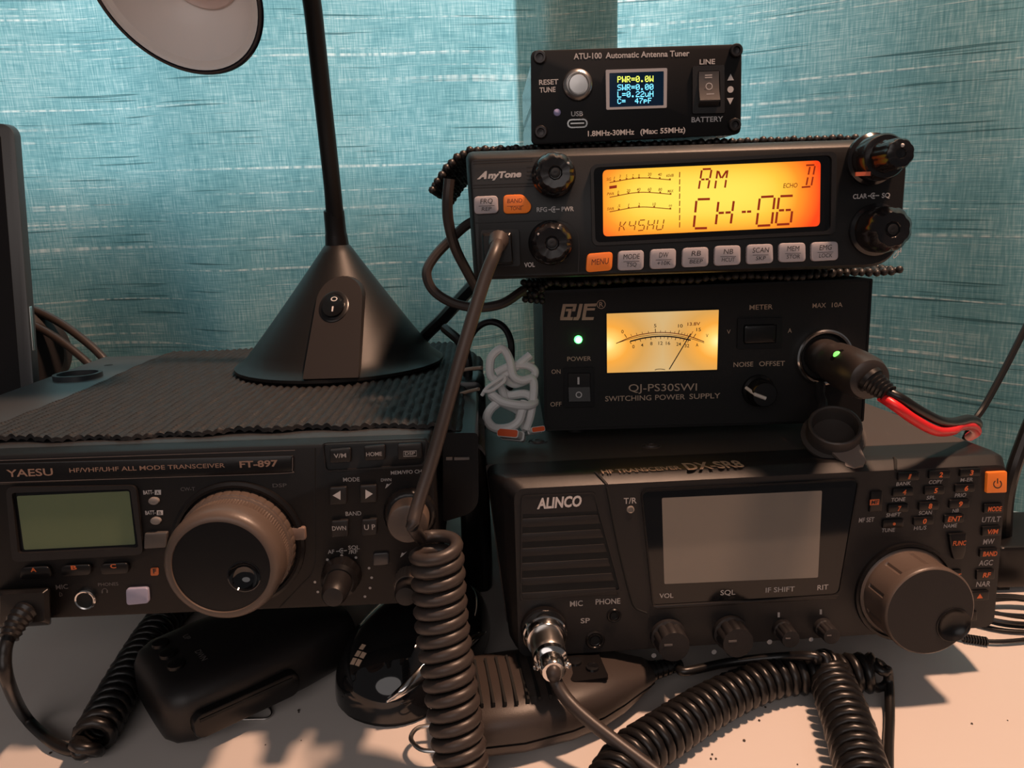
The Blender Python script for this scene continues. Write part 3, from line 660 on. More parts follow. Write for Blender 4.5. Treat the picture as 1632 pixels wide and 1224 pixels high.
# display
scr = [(960.4, 271), (1308, 255.6), (1306.6, 360.5), (961.4, 377)]
fo_ = [(941, 262), (1334, 241), (1332, 373), (944, 392)]
db = MB().ring(rpoly(Q(AN, fo_, -1.5), 3.2), rpoly(Q(AN, [(946, 267), (1326, 247), (1324, 368), (949, 387)], -1.5), 2.6), -1.5, .3).build('display_bezel', PLG, an)
MB().prism(rpoly(Q(AN, [(945, 266), (1327, 246), (1325, 369), (948, 388)], -.4), 2.6), -.4, .3).build('display_glass', GLASS_BLK, db)
sl = Q(AN, scr, -.45); scx = sum(p[0] for p in sl) / 4; scz = sum(p[1] for p in sl) / 4; shx = (sl[1][0] - sl[0][0]) / 2; shz = (sl[0][1] - sl[3][1]) / 2
def lcdglow(nt, sp):
    x = mth(nt, 'DIVIDE', mth(nt, 'SUBTRACT', sp.outputs[0], (scx - .10 * shx) * .001), shx * .001); z = mth(nt, 'DIVIDE', mth(nt, 'SUBTRACT', sp.outputs[2], (scz + .12 * shz) * .001), shz * .001)
    ex = mth(nt, 'POWER', mth(nt, 'ABSOLUTE', x), 4.5); ez = mth(nt, 'MULTIPLY', mth(nt, 'POWER', mth(nt, 'ABSOLUTE', z), 2.4), .46)
    return ramp(nt, mth(nt, 'MULTIPLY', mth(nt, 'ADD', ex, ez), .62), [(0, (1.0, .80, .10)), (.16, (1.0, .58, .045)), (.40, (1.0, .30, .015)), (.66, (1.0, .16, .008)), (1, (.95, .045, .002))])
LCDO = glow('orange_lcd_backlight', lcdglow)
MB().flat(rpoly(Q(AN, scr, -.45), 2.2), -.45).build('lcd_screen', LCDO, db, smooth=0)
ly = -.5; b = MB()
X = lambda *a: x1(*a)
seg(AN, b, 'A', X(570, 211), X(617, 209), X(598, 308), X(554, 310), 2.9, ly); seg(AN, b, 'M', X(646, 213), X(694, 211), X(680, 304), X(632, 308), 2.9, ly)
b.build('mode_readout', SEGM, db, smooth=0); b = MB()
for ch, tl, tr, br, bl in (('C', (544, 356), (614, 354), (600, 494), (530, 496)), ('H', (650, 362), (724, 358), (708, 478), (636, 482)), ('-', (762, 350), (822, 348), (804, 480), (750, 484)), ('0', (849, 345), (921, 341), (905, 480), (832, 484)), ('6', (942, 341), (1013, 338), (997, 474), (925, 478))):
    seg(AN, b, ch, X(*tl), X(*tr), X(*br), X(*bl), 3.6, ly)
b.build('channel_readout', SEGM, db, smooth=0); b = MB()
seg(AN, b, 'D', X(1068, 192), X(1115, 190), X(1096, 294), X(1046, 298), 2.6, ly)
b.build('echo_readout', SEGM, db, smooth=0); b = MB()
for i in range(8):
    y = 224 + i * 34.5; line(AN, b, [X(463, y), X(462, y + 26)], 1.5, ly)
b.build('divider_dashes', SEGM, db, smooth=0); b = MB(); poly(AN, b, [X(124, 306), X(160, 301), X(160, 287), X(124, 292)], ly)
b.build('signal_bar', SEGM, db, smooth=0)
b = MB(); txt(AN, b, 'ECHO', X(961, 301), X(1030, 298), 7, ly, shear=.15)
for i, ch in enumerate('K45HU'):
    x0 = 170 + i * 45.0; seg(AN, b, ch, X(x0 + 9, 461 - i * 2.2), X(x0 + 38, 459 - i * 2.2), X(x0 + 29, 508 - i * 2), X(x0, 511 - i * 2), 1.6, ly)
for (a0, am, a1), labs in ((((125, 275), (270, 253), (420, 262)), (('SIG', 122, 266, 22), ('1', 148, 260, 5), ('3', 176, 251, 7), ('5', 207, 250, 7), ('7', 238, 249, 7), ('9', 267, 248, 7), ('20', 318, 242, 18), ('40', 367, 243, 18), ('60dB', 416, 248, 36))),
                          (((125, 346), (270, 322), (420, 331)), (('PWR', 130, 337, 34), ('0', 167, 328, 7), ('20', 216, 321, 18), ('40', 265, 315, 18), ('60', 318, 314, 18), ('80', 369, 315, 18), ('MAX', 419, 323, 28))),
                          (((125, 416), (270, 393), (420, 402)), (('SWR', 130, 409, 34), ('.5', 170, 394, 14), ('1', 217, 390, 5), ('2', 267, 387, 8), ('10', 340, 386, 16), ('oo', 418, 391, 16)))):
    line(AN, b, cr([X(*a0), X(*am), X(*a1)], 8), 1.3, ly)
    for s_, x, y, w_ in labs:
        txt(AN, b, s_, X(x - w_ / 2, y), X(x + w_ / 2, y - w_ * .04), 4.4, ly, shear=.15, bold=.01)
        if len(s_) < 3 or s_ in ('60dB', 'MAX'):
            t = (x - 125) / 295; yy = (1 - t) ** 2 * a0[1] + 2 * t * (1 - t) * (2 * am[1] - (a0[1] + a1[1]) / 2) + t * t * a1[1]
            poly(AN, b, [X(x - 4, yy + 3), X(x + 4, yy + 3), X(x + 4, yy - 6), X(x - 4, yy - 6)], ly)
b.build('lcd_scale', SEGB, db, smooth=0)
# key row
def akey(q, t1, t2, p, m=KEYG, f=x1, **k):
    cx = (q[0][0] + q[1][0] + q[2][0] + q[3][0]) / 4; cz = (q[0][1] + q[1][1] + q[2][1] + q[3][1]) / 4; sl_ = (q[1][1] - q[0][1]) / (q[1][0] - q[0][0]); W = p[0]; hh = p[1]
    def lg(b, y):
        def t(s_, dy, w_, h_): txt(AN, b, s_, f(cx - w_ / 2 + 3, cz + dy - sl_ * w_ / 2), f(cx + w_ / 2 + 3, cz + dy + sl_ * w_ / 2), h_, y, shear=.12, bold=0)
        if t2:
            t(t1, -hh * .10, W * len(t1) / 4 * (1.0 if len(t1) > 2 else 1.15), hh * .34 / p[2]); t(t2, hh * .42, W * .80 * len(t2) / 4, hh * .27 / p[2])
            line(AN, b, [f(cx - W * .45, cz + hh * .07 - sl_ * W * .45), f(cx + W * .5, cz + hh * .07 + sl_ * W * .5)], .7, y)
        else: t(t1, hh * .16, W, hh * .40 / p[2])
    btn(AN, an, k.pop('name', 'key'), [f(*a) for a in q], 1.6, m, 1.9, [lg], k.pop('lm', INKK), **k)
akey(((18, 618), (142, 608), (137, 698), (12, 708)), 'MENU', None, (84, 70, 3.02), KEYO, lm=mat('brown_print', (.10, .02, .01), .6), name='menu_key', label='orange MENU key')
for q, a, c_ in ((((167, 605), (292, 600), (290, 695), (165, 700)), 'MODE', 'TSQ'), (((322, 597), (447, 592), (445, 688), (320, 692)), 'DW', '+10K'), (((477, 590), (603, 585), (602, 678), (475, 685)), 'RB', 'BEEP'), (((632, 580), (758, 577), (757, 670), (630, 677)), 'NB', 'HCUT'),
                 (((787, 574), (913, 570), (915, 662), (786, 670)), 'SCAN', 'SKP'), (((942, 567), (1070, 564), (1072, 655), (942, 660)), 'MEM', 'STOR'), (((1097, 563), (1227, 558), (1228, 648), (1098, 655)), 'EMG', 'LOCK')):
    akey(q, a, c_, (80, 70, 3.02))
akey(((307, 462), (462, 455), (467, 570), (310, 578)), 'FRQ', 'REP', (108, 92, 4.08), f=x2)
def bandleg(b, y):
    txt(AN, b, 'BAND', x2(524, 505), x2(622, 501), 6.6, y, shear=.12, bold=0); txt(AN, b, 'TONE', x2(545, 551), x2(620, 548), 5.4, y, shear=.12, bold=0); line(AN, b, [x2(522, 526), x2(630, 522)], .7, y)
btn(AN, an, 'band_key', [x2(498, 452), x2(628, 447), x2(686, 522), x2(664, 569), x2(500, 574)], 1.6, KEYO, 1.9, [bandleg], bpy.data.materials['brown_print'], label='orange BAND key with a cut corner')
b = MB()
for i in range(9):
    for j in range(5):
        xx = 4 + i * 155 + (0 if i else -6); yy = 624 - i * 8.6 + j * 15
        if 0 < i < 9: line(AN, b, [x1(xx - 10, yy), x1(xx + 8, yy - .6)], 1.0, 0, .35)
for yy in (232, 248): line(AN, b, [x2(298, yy), x2(690, yy - 17)], 1.2, 0, .5)
for yy in (386, 404): line(AN, b, [x2(298, yy + 2), x2(690, yy - 12)], 1.2, 0, .5)
for yy in (272, 300, 325, 350): line(AN, b, [x2(650, yy), x2(690, yy - 2)], 1.6, 0, .5)
line(AN, b, [x2(318, 632), x2(860, 612)], 1.4, 0, .5); line(AN, b, cr([x2(860, 612), x2(930, 640), x2(978, 700), x2(990, 790), x2(985, 960)], 5), 1.4, 0, .5)
b.build('bezel_ribs', PLG, an, smooth=0)
b = MB(); txt(AN, b, 'A', (760.2, 285), (776.5, 284.2), 10.5, 0, shear=.55, bold=.06); txt(AN, b, 'nyTone', (777.5, 284.2), (831, 281.6), 9.3, 0, shear=.2, bold=.05); b.build('logo', INK, an, smooth=0)
def pot(b, px, py):
    oring(AN, b, px, py, 4.2, 1.5, 0, 60, 300); dot(AN, b, px, py, 2.1); line(AN, b, [(px - 9, py + .4), (px - 4, py + .2)], 1.7); line(AN, b, [(px + 3, py - .2), (px + 9, py - .4)], 1.7)
b = MB()
for s_, p0, p1, h in (('RFG', x2(716, 562), x2(783, 560), 7), ('PWR', x2(877, 558), x2(957, 556), 7), ('VOL', x2(635, 922), x2(703, 918), 7)): txt(AN, b, s_, p0, p1, h, 0, bold=.02)
pot(b, *x2(828, 546)); b.build('gain_lettering', INK, an, smooth=0); b = MB()
for s_, p0, p1, h in (('CLAR', x3(180, 1102), x3(390, 1090), 7.2), ('SQ', x3(612, 1086), x3(735, 1080), 7.4), ('CH', (1423, 414), (1436, 402), 8)):
    txt(AN, b, s_, p0, p1, h, 0, bold=.02)
pot(b, 1392, 312); b.build('clarifier_lettering', INK, an, smooth=0)
LOB = lambda t, h: 1 - .055 * (.5 + .5 * math.cos(9 * t)) ** 2 if h > 3 else 1
GK = mat('glossy_knob', (.012, .011, .012), .18)
for nm, px, py, r0, r_, h in (('gain_knob', 882, 279, 9.4, 8.6, 13), ('volume_knob', 877, 387, 9.6, 9.0, 13), ('channel_knob', 1393, 366, 11.2, 9.8, 17)):
    o, c = knob(AN, an, nm, px, py, [(r0, 0), (r0, 2), (r_, 3), (r_, h * .72), (r_ * .93, h * .86), (r_ * .72, h), (r_ * .35, h * .985), (r_ * .28, h * .94), (.3, h * .93)], GK, 108, LOB)
    MB().lathe((c[0], -h * .95, c[1]), [(r_ * .24, 0), (r_ * .22, .5), (r_ * .12, .7), (.1, .5)], 24).build('knob_cap', PLG, o)
    if nm != 'channel_knob':
        s_ = -1 if nm == 'volume_knob' else 1
        MB().lathe((c[0] + s_ * r_ * .62, -h * .93, c[1] + r_ * .42), [(.6, 0), (.5, .7), (.1, .8)], 12).build('index_dot', INK, o)
c = AN.p(1388, 254)
o = MB().lathe((c[0], 0, c[1]), [(11, 0), (10.8, 2), (9.6, 3), (9.4, 12), (8.6, 13.2), (6, 13.5)], 72).build('clarifier_knob', GK, an)
MB().lathe((c[0], 0, c[1]), [(6.8, 13), (6.6, 16), (6.2, 17), (6.2, 24), (5.4, 25.4), (3.4, 25.8), (2.2, 25.8), (1.8, 25.2), (.2, 25)], 90, flute=LOB).build('squelch_knob', GK, o)
p0 = AN.p(1384, 277, -13); MB().box(p0[0] - 5.5, p0[0] + .5, -13.9, -13, p0[1] - .8, p0[1] + .8).build('pointer', mat('orange_pointer', (.7, .16, .08), .4), o)
MB().sphere((c[0] + .3, -25.6, c[1] + 3), .8, 10, 6).build('index_dot', INK, o)

# ================================================================ antenna tuner box
AT = Frame(62.2, 381.2, 270.9, 1.0, 2)
atu = thing('antenna_tuner', 'small black tuner box with little blue and yellow screen, on top of the right stack', 'antenna tuner', AT)
w1 = Z(820, 50, 4.08)
tq = Q(AT, [(846, 80.5), (1182.5, 70), (1181, 214), (847, 231)]); tz0 = min(tq[2][1], tq[3][1]); tx0 = tq[0][0]; tx1 = tq[1][0]
MB().prism(rpoly(tq, [3, 3, 3.4, 3], 6), 0, 2.4, .4).build('front_panel', ANODF, atu)
tt = (tq[0][1] + tq[1][1]) / 2; tb_ = (tq[2][1] + tq[3][1]) / 2
MB().prism([(tx0 + 1.2, tb_ + 1.2), (tx1 - 1.2, tb_ + 1.2), (tx1 - 1.2, tb_ + 17), (tx1 - 2.2, tb_ + 18), (tx1 - 2.2, tb_ + 20), (tx1 - 1.2, tb_ + 21), (tx1 - 1.2, tt - 1.6), (tx0 + 1.2, tt - 1.6), (tx0 + 1.2, tb_ + 21), (tx0 + 2.2, tb_ + 20), (tx0 + 2.2, tb_ + 18), (tx0 + 1.2, tb_ + 17)], 2.3, 138).build('case', ANOD, atu, smooth=0)
for px, py in ((859.8, 91.5), (1172.5, 80.8), (1170, 199), (861.5, 210.5)):
    c = AT.p(px, py); MB().lathe((c[0], 0, c[1]), [(3.0, 0), (3.0, 1.3), (2.6, 1.8), (1.7, 1.8), (1.5, .6), (.2, .5)], 28).build('panel_screw', mat('black_socket_screw', (.05, .045, .045), .3, .8), atu)
b = MB()
for s_, p0, p1, h in (('ATU-100', w1(385, 181), w1(567, 176), 9), ('Automatic Antenna Tuner', w1(592, 175), w1(1137, 160), 9), ('LINE', w1(1203, 215), w1(1303, 212), 7.8), ('BATTERY', w1(1150, 591), w1(1355, 585), 7.9),
                      ('RESET', w1(160, 348), w1(285, 343), 7.8), ('TUNE', w1(163, 398), w1(267, 393), 7.8), ('USB', w1(368, 552), w1(445, 549), 7.3), ('1.8MHz-30MHz', w1(477, 682), w1(778, 670), 8.2), ('(Max: 55MHz)', w1(818, 669), w1(1110, 656), 8)):
    txt(AT, b, s_, p0, p1, h, 0, bold=.02)
poly(AT, b, [w1(1383, 320), w1(1426, 318), w1(1405, 276)]); dot(AT, b, *w1(1404, 378), 5); poly(AT, b, [w1(1402, 476), w1(1424, 432), w1(1381, 434)])
b.build('panel_lettering', INK, atu, smooth=0)
c = AT.p(920.3, 135.5); rs = MB().lathe((c[0], 0, c[1]), [(7.1, 0), (7.1, 1.0), (6.5, 2.0), (5.6, 2.6), (5.0, 2.2), (4.8, .6)], 48).build('reset_button', STEEL, atu)
MB().lathe((c[0], -.6, c[1]), [(4.5, 0), (4.5, 2.4), (4.1, 3.0), (1, 3.1)], 40).build('button_cap', STEEL, rs)
c = AT.p(888, 179.4); MB().lathe((c[0], 0, c[1]), [(1.75, 0), (1.6, .7), (1.0, 1.1), (.2, 1.2)], 18).build('status_led', LILACL, atu)
c = AT.p(920, 197); us = MB().ring(rr(c[0], c[1], 9.6, 4.1, 2, 5), rr(c[0], c[1], 8.2, 2.8, 1.3, 5), -.7, .3).build('usb_port', CHROME, atu)
MB().flat(rr(c[0], c[1], 8.4, 3, 1.3), -.05).build('port_recess', DARKHOLE, us, smooth=0); MB().box(c[0] - 3.2, c[0] + 3.2, -.5, 0, c[1] - .2, c[1] + .4).build('port_tongue', STEEL, us)
sf = MB().ring(rpoly(Q(AT, [w1(593, 250), w1(993, 238), w1(990, 497), w1(597, 510)], -.8), .6), rpoly(Q(AT, [w1(617, 271), w1(971, 259), w1(970, 481), w1(618, 494)], -.8), .3), -.8, .3).build('oled_frame', mat('silver_frame', (.50, .48, .50), .4), atu)
MB().flat(Q(AT, [w1(615, 269), w1(973, 257), w1(972, 483), w1(616, 496)], -.1), -.1).build('oled_glass', mat('oled_glass', (.006, .006, .012), .08, emit=(.0, .02, .05), es=.35), sf, smooth=0)
b = MB(); dotrow(AT, b, 'PWR=0.0W', 984, 1041.3, 121.8, 131.5, -.02, -.15); b.build('oled_text', OLEDY, sf, smooth=0)
b = MB(); dotrow(AT, b, 'SWR=0.00', 984, 1041.3, 134.8, 144.2, -.02, -.15); dotrow(AT, b, 'L=0.22uH', 984, 1041.3, 146, 155.4, -.02, -.15); dotrow(AT, b, 'C=  47pF', 984, 1038.5, 157, 165.6, -.02, -.15); b.build('oled_text', OLEDB, sf, smooth=0)
fr, q = rocker(AT, atu, 'rocker_switch', [w1(1158, 225), w1(1365, 218), w1(1367, 530), w1(1158, 535)], [w1(1193, 258), w1(1335, 254), w1(1340, 492), w1(1195, 497)], PLG, 3)
zt, zb = (q[0][1] + q[1][1]) / 2 - .3, (q[2][1] + q[3][1]) / 2 + .3; xa, xb = q[0][0] + .4, q[1][0] - .4; zm = zb + 2.6
MB().loft([[(xa, -1.6, zt), (xb, -1.6, zt), (xb, 0, zt), (xa, 0, zt)], [(xa, -1.5, zt - 3), (xb, -1.5, zt - 3), (xb, 0, zt - 3), (xa, 0, zt - 3)], [(xa, -2.4, zm + 5), (xb, -2.4, zm + 5), (xb, 0, zm + 5), (xa, 0, zm + 5)],
           [(xa, -4.6, zm), (xb, -4.6, zm), (xb, 0, zb + 1), (xa, 0, zb + 1)], [(xa, -4.2, zm - .6), (xb, -4.2, zm - .6), (xb, 0, zb), (xa, 0, zb)]]).build('rocker', mat('grey_rocker', (.075, .068, .066), .32), fr, smooth=25)
b = MB(); line(AT, b, [w1(1238, 286), w1(1285, 284)], 1.4, -1.7); line(AT, b, [w1(1238, 301), w1(1285, 299)], 1.4, -1.7); oring(AT, b, *w1(1265, 357), 5, 1.3, -2.6); line(AT, b, [w1(1248, 408), w1(1298, 406)], 1.3, -4.7); b.build('switch_legend', INK, fr, smooth=0)

# ================================================================ left transceiver
FT = Frame(-133.2, 312.7, 67.5, 2.0, 3, .5)
ft = thing('radio_transceiver', 'black transceiver with green-grey display and big copper-worn dial, alone at the left', 'radio transceiver', FT)
v1 = Z(0, 690, 3.4); v2 = Z(440, 680, 3.825); v3 = Z(0, 460, 3.4)
gq_ = Q(FT, [(-20, 991), (694, 961), (697, 704), (-28, 724)])
hx0 = min(gq_[0][0], gq_[3][0]); hx1 = (gq_[1][0] + gq_[2][0]) / 2; hz0 = (gq_[0][1] + gq_[1][1]) / 2; hz1 = (gq_[2][1] + gq_[3][1]) / 2
MB().prism(rr((hx0 + hx1) / 2, (hz0 + hz1) / 2, hx1 - hx0, hz1 - hz0, 3, 4), 0, 22, 1.4).build('front_bezel', PL, ft)
FTT = hz1 + .6
MB().prism(rr((hx0 + hx1) / 2, (hz0 + 2 + FTT) / 2, hx1 - hx0 - 1, FTT - hz0 - 2, 1.5), 10, 262, 2.5, 1).build('case', mat('grey_black_case', (.030, .030, .032), .42, bump=(3000, .15)), ft)
bot = FT.world((0, 0, hz0 + 2)).z
for sx in (hx0 + 18, hx1 - 18):
    MB().lathe((sx, 150, hz0 + 3), [(8, 0), (7, FT.world((sx, 150, hz0 + 3)).z)], 20, tuple(FT.Ri @ Vector((0, 0, -1))), (0, 1, 0)).build('support_leg', PLK, ft)
    MB().lathe((sx, 245, hz0 + 3), [(8, 0), (7, FT.world((sx, 245, hz0 + 3)).z)], 20, tuple(FT.Ri @ Vector((0, 0, -1))), (0, 1, 0)).build('support_leg', PLK, ft)
# side rail with its loop handle on the left
rl = [FT.top(*q, FTT - 1) for q in ((256, 563), (176, 563), (0, 636), (-170, 706), (-60, 726), (0, 697))]
rx0 = (rl[1][0] + rl[2][0]) / 2; rx1 = (rl[0][0] + rl[5][0]) / 2 - .6
rail = MB().prism(rr((rx0 + rx1) / 2, (hz0 + 3 + FTT) / 2, rx1 - rx0, FTT - hz0 - 3, 2), 4, 258, 2, 2).build('side_rail', mat('slate_side_rail', (.05, .052, .056), .36), ft)
ha = FT.top(*v3(300, 478), FTT + 1); hb_ = FT.top(*v3(545, 470), FTT + 1); hcx = (ha[0] + hb_[0]) / 2; hcy = (ha[1] + hb_[1]) / 2; hw = (hb_[0] - ha[0])
def flatring(cx, cy_, w_, d_, r_, wall_, z0, z1_):
    o = rr(cx, cy_, w_, d_, r_, 8); i = rr(cx, cy_, w_ - 2 * wall_, d_ - 2 * wall_, r_ - wall_, 8); n = len(o); b = MB(); vs = []
    for pts, z in ((i, z0), (i, z1_), (o, z1_), (o, z0)): vs += [(x, y, z) for x, y in pts]
    fs = [(k * n + a, ((k + 1) % 4) * n + a, ((k + 1) % 4) * n + (a + 1) % n, k * n + (a + 1) % n) for k in range(4) for a in range(n)]
    b.add(vs, fs); return b, i
b, i_ = flatring(hcx, hcy, hw, 26, 12, 2.4, FTT - .5, FTT + 3); lp_ = b.build('loop_handle', SLATE, rail)
b = MB(); b.add([(x, y, FTT + .15) for x, y in i_], [tuple(range(len(i_)))]); b.build('handle_slot', DARKHOLE, lp_, smooth=0)
hh = FT.top(*v3(588, 415), FTT); b = MB(); b.add([(hh[0] + 3 * math.cos(t), hh[1] + 3 * math.sin(t), FTT + .12) for t in [i * math.pi / 8 for i in range(16)]], [tuple(range(16))]); b.build('rail_hole', DARKHOLE, rail, smooth=0)
# right side plate with rounded lower corner
sp = Q(FT, [(706, 690), (762, 690), (763, 815), (706, 832)], 16)
MB().prism(rpoly([sp[0], sp[1], sp[2], sp[3]][::-1], [2, 8, 2, 2], 6), 16, 105).build('side_plate', PLS, ft)
for a, c in (((711, 731), (721, 731)), ((724, 731), (748, 731))):
    p = FT.p(*a, 15.8); q = FT.p(*c, 15.8); MB().box(p[0], q[0], 15.2, 16, p[1] - .6, p[1] + .6).build('plate_rib', INKD, ft)
# title bar
tbq = Q(FT, [v1(-60, 285), v1(1560, 214), v1(1588, 198), v1(1588, 130), v1(-60, 172)], -1)
MB().prism(rpoly(Q(FT, [v1(-70, 285), v1(1585, 213), v1(1592, 122), v1(-70, 165)], -1), 1.5), -1, .5, .5).build('title_bar', PLS, ft)
b = MB()
line(FT, b, [v1(0, 148), v1(1600, 92)], 1.4, 0, .4); line(FT, b, cr([v1(0, 268), v1(1200, 230), v1(1560, 216), v1(1584, 200), v1(1586, 132)], 5), 1.2, -1, .2)
b.build('edge_lines', mat('pale_edge', (.15, .12, .11), .4), ft, smooth=0)  # paler lines along the panel top and the title bar edge
b = MB(); txt(FT, b, 'YAESU', v1(40, 238), v1(290, 229), 11, -1, bold=.015); txt(FT, b, 'HF/VHF/UHF ALL MODE TRANSCEIVER', v1(378, 214), v1(1220, 186), 6.6, -1, bold=.01); txt(FT, b, 'FT-897', v1(1300, 187), v1(1507, 180), 9.6, -1, bold=.03)
b.build('title_lettering', INKC, ft, smooth=0)
# display
dz = MB().ring(rpoly(Q(FT, [v1(30, 295), v1(735, 285), v1(775, 660), v1(65, 700)], -2), 3), rpoly(Q(FT, [v1(62, 325), v1(705, 305), v1(750, 622), v1(98, 655)], -2), 1.5), -2, .3).build('display_bezel', PLG, ft)
MB().flat(Q(FT, [v1(60, 323), v1(707, 303), v1(752, 624), v1(96, 657)], -.4), -.4).build('display_glass', GLASS_BLK, dz, smooth=0)
MB().flat(rpoly(Q(FT, [v1(90, 342), v1(700, 315), v1(734, 604), v1(130, 634)], -.5), .8), -.5).build('lcd_screen', LCDG, dz, smooth=0)
# soft keys A B C, battery lamps
for ch, q, p in (('A', ((112, 730), (262, 722), (282, 785), (105, 796)), (183, 742)), ('B', ((332, 720), (490, 712), (492, 770), (328, 780)), (402, 730)), ('C', ((540, 712), (692, 703), (697, 762), (543, 770)), (615, 722))):
    btn(FT, ft, 'soft_key', [v1(*a) for a in q], 2.2, PLS, 2, [T(FT, ch, v1(p[0] - 16, p[1] + 10), v1(p[0] + 16, p[1] + 9), 6, bold=.03)], INKO)
b = MB(); txt(FT, b, 'BATT-', v1(778, 333), v1(833, 330), 6, 0, bold=.02); txt(FT, b, 'BATT-', v1(789, 443), v1(845, 440), 6, 0, bold=.02)
for cx, cz in ((856, 322), (867, 432)): poly(FT, b, [v1(cx - 17, cz + 13), v1(cx + 17, cz + 12), v1(cx + 17, cz - 14), v1(cx - 17, cz - 13)])
b.build('battery_lettering', INK, ft, smooth=0)
b = MB(); txt(FT, b, 'A', v1(848, 332), v1(864, 331), 5, 0, eps=.2); txt(FT, b, 'B', v1(860, 442), v1(875, 441), 5, 0, eps=.2); b.build('boxed_letters', INKK, ft, smooth=0)
for px, py in ((246.5, 797.4), (249.5, 829)):
    c = FT.p(px, py); MB().prism(circ(c[0], c[1], 2.3, 24, 1.7), -1.6, .3, .5).build('battery_lamp', mat('grey_lamp_lens', (.22, .20, .19), .3), ft)
MB().prism(rpoly(Q(FT, [v1(782, 545), v1(905, 540), v1(898, 622), v1(778, 630)], -2), .8), -2, .3, .5).build('ledge', mat('grey_ledge', (.085, .075, .07), .4), ft)
q = rpoly(Q(FT, [v1(818, 730), v1(861, 728), v1(861, 770), v1(818, 772)]), .8)
f_ = MB().prism(q, -.4, .2).build('function_mark', mat('orange_mark', (.55, .14, .04), .45), ft); b = MB(); txt(FT, b, 'F', v1(831, 761), v1(848, 760), 7, -.4, bold=.03); b.build('mark_letter', INKK, f_, smooth=0)
b = MB()
txt(FT, b, 'CW-T', v1(980, 314), v1(1058, 312), 5.6, 0); b.build('mode_lettering', INKD, ft, smooth=0); b = MB()
txt(FT, b, 'DSP', v1(1478, 294), v1(1555, 292), 5.6, 0); b.build('filter_lettering', INKD, ft, smooth=0); b = MB()
for s_, p0, p1, h in (('MIC', v1(305, 848), v1(370, 843), 7), ('PHONES', v1(533, 830), v1(643, 825), 5)): txt(FT, b, s_, p0, p1, h, 0)
oring(FT, b, *v1(568, 856), 4, 1, 0, -10, 190); poly(FT, b, [v1(551, 868), v1(558, 868), v1(558, 852), v1(551, 852)]); poly(FT, b, [v1(578, 866), v1(585, 866), v1(585, 850), v1(578, 850)])
line(FT, b, [v1(325, 885), v1(325, 862), v1(335, 868), v1(338, 880), v1(325, 885)], 1)
b.build('jack_lettering', INKD, ft, smooth=0)
c = FT.p(138.2, 953.8); j = MB().lathe((c[0], 0, c[1]), [(4.7, 0), (4.7, 1.6), (4.3, 2.1), (3.7, 1.9), (3.4, .2)], 36, cap1=False).build('phone_jack', CHROME, ft); MB().flat(circ(c[0], c[1], 3.5), -.15).build('jack_hole', DARKHOLE, j, smooth=0)
btn(FT, ft, 'power_key', [v1(680, 846), v1(800, 840), v1(806, 924), v1(684, 936)], 1.8, KEYL, 1.6, label='lilac-grey power key')
# dial
c = FT.p(381, 866)
MB().lathe((c[0], 0, c[1]), [(29.5, 0), (29.3, 1.6), (28.0, 2.4), (26.8, 2.2), (26.6, .3)], 80, cap1=False).build('dial_collar', PLS, ft)
def knurl(t, h): return 1 - .014 * (math.cos(120 * t) > 0) if 8.4 < h < 14 else (1 - .012 * (abs(((t * 20 / math.pi) % 1) - .5) > .46) if h <= 6.8 else 1)
d_ = MB().lathe((c[0], 0, c[1]), [(25.6, 0), (25.6, 1), (25.4, 6.4), (24.9, 6.7), (24.9, 8), (24.3, 8.5), (24.2, 13.8), (24.6, 14.4), (24.6, 20), (24.0, 22.6), (22.9, 24.2), (21.4, 25), (20.3, 25), (20.1, 24.2)], 240, flute=knurl, cap1=False).build('tuning_dial', COPPER, ft)
c2 = FT.p(389, 919, -24.3)
bowlface(c, 20.2, c2, 6.6, -24.2).build('dial_face', PLS, d_)
MB().lathe((c2[0], -24.2, c2[1]), [(7.0, -.1), (6.9, .25), (6.5, .3), (6.2, -.2), (5.4, -1.6), (4.0, -2.9), (2.2, -3.7), (.2, -4.0)], 48, cap0=False).build('finger_dimple', GLOSS, d_)
c = FT.p(477, 848); MB().box(c[0] - 3.4, c[0] + 3.2, -2.5, .4, c[1] - 3, c[1] + 3, .6).build('drag_lever', mat('worn_lever', (.22, .15, .12), .4), ft)
# right control section
b = MB(); line(FT, b, cr([v2(238, 130), v2(236, 500), v2(232, 850), v2(150, 970), v2(20, 1105)], 6), 1.6, 0, .3); b.build('section_seam', DARKHOLE, ft, smooth=0)
MB().ring(rpoly(Q(FT, [v2(278, 98), v2(925, 70), v2(905, 240), v2(300, 280)], -1), 2.2), rpoly(Q(FT, [v2(286, 104), v2(917, 77), v2(898, 230), v2(306, 268)], -1), 2), -1, .2).build('key_frame', PLG, ft)
for s_, q, p0, p1, h in (('V/M', ((325, 140), (455, 130), (455, 215), (328, 222)), (353, 191), (428, 187), 6.6), ('HOME', ((535, 122), (665, 112), (663, 202), (538, 208)), (550, 180), (646, 176), 6), ('DSP', ((740, 110), (888, 103), (888, 193), (742, 202)), (786, 173), (848, 170), 4.6),
                         ('DWN', ((335, 575), (440, 570), (438, 672), (338, 678)), (343, 633), (428, 630), 6.6), ('U P', ((522, 568), (615, 562), (615, 660), (520, 668)), (538, 629), (606, 626), 8)):
    lg = [T(FT, s_, v2(*p0), v2(*p1), h, bold=.012)]
    if s_ == 'DSP': lg.append(lambda b, y: line(FT, b, [v2(777, 150), v2(856, 147), v2(856, 178), v2(777, 181)], 1, y, closed=True))
    btn(FT, ft, 'key', [v2(*a) for a in q], 2, PLG, .9, lg, INKG)
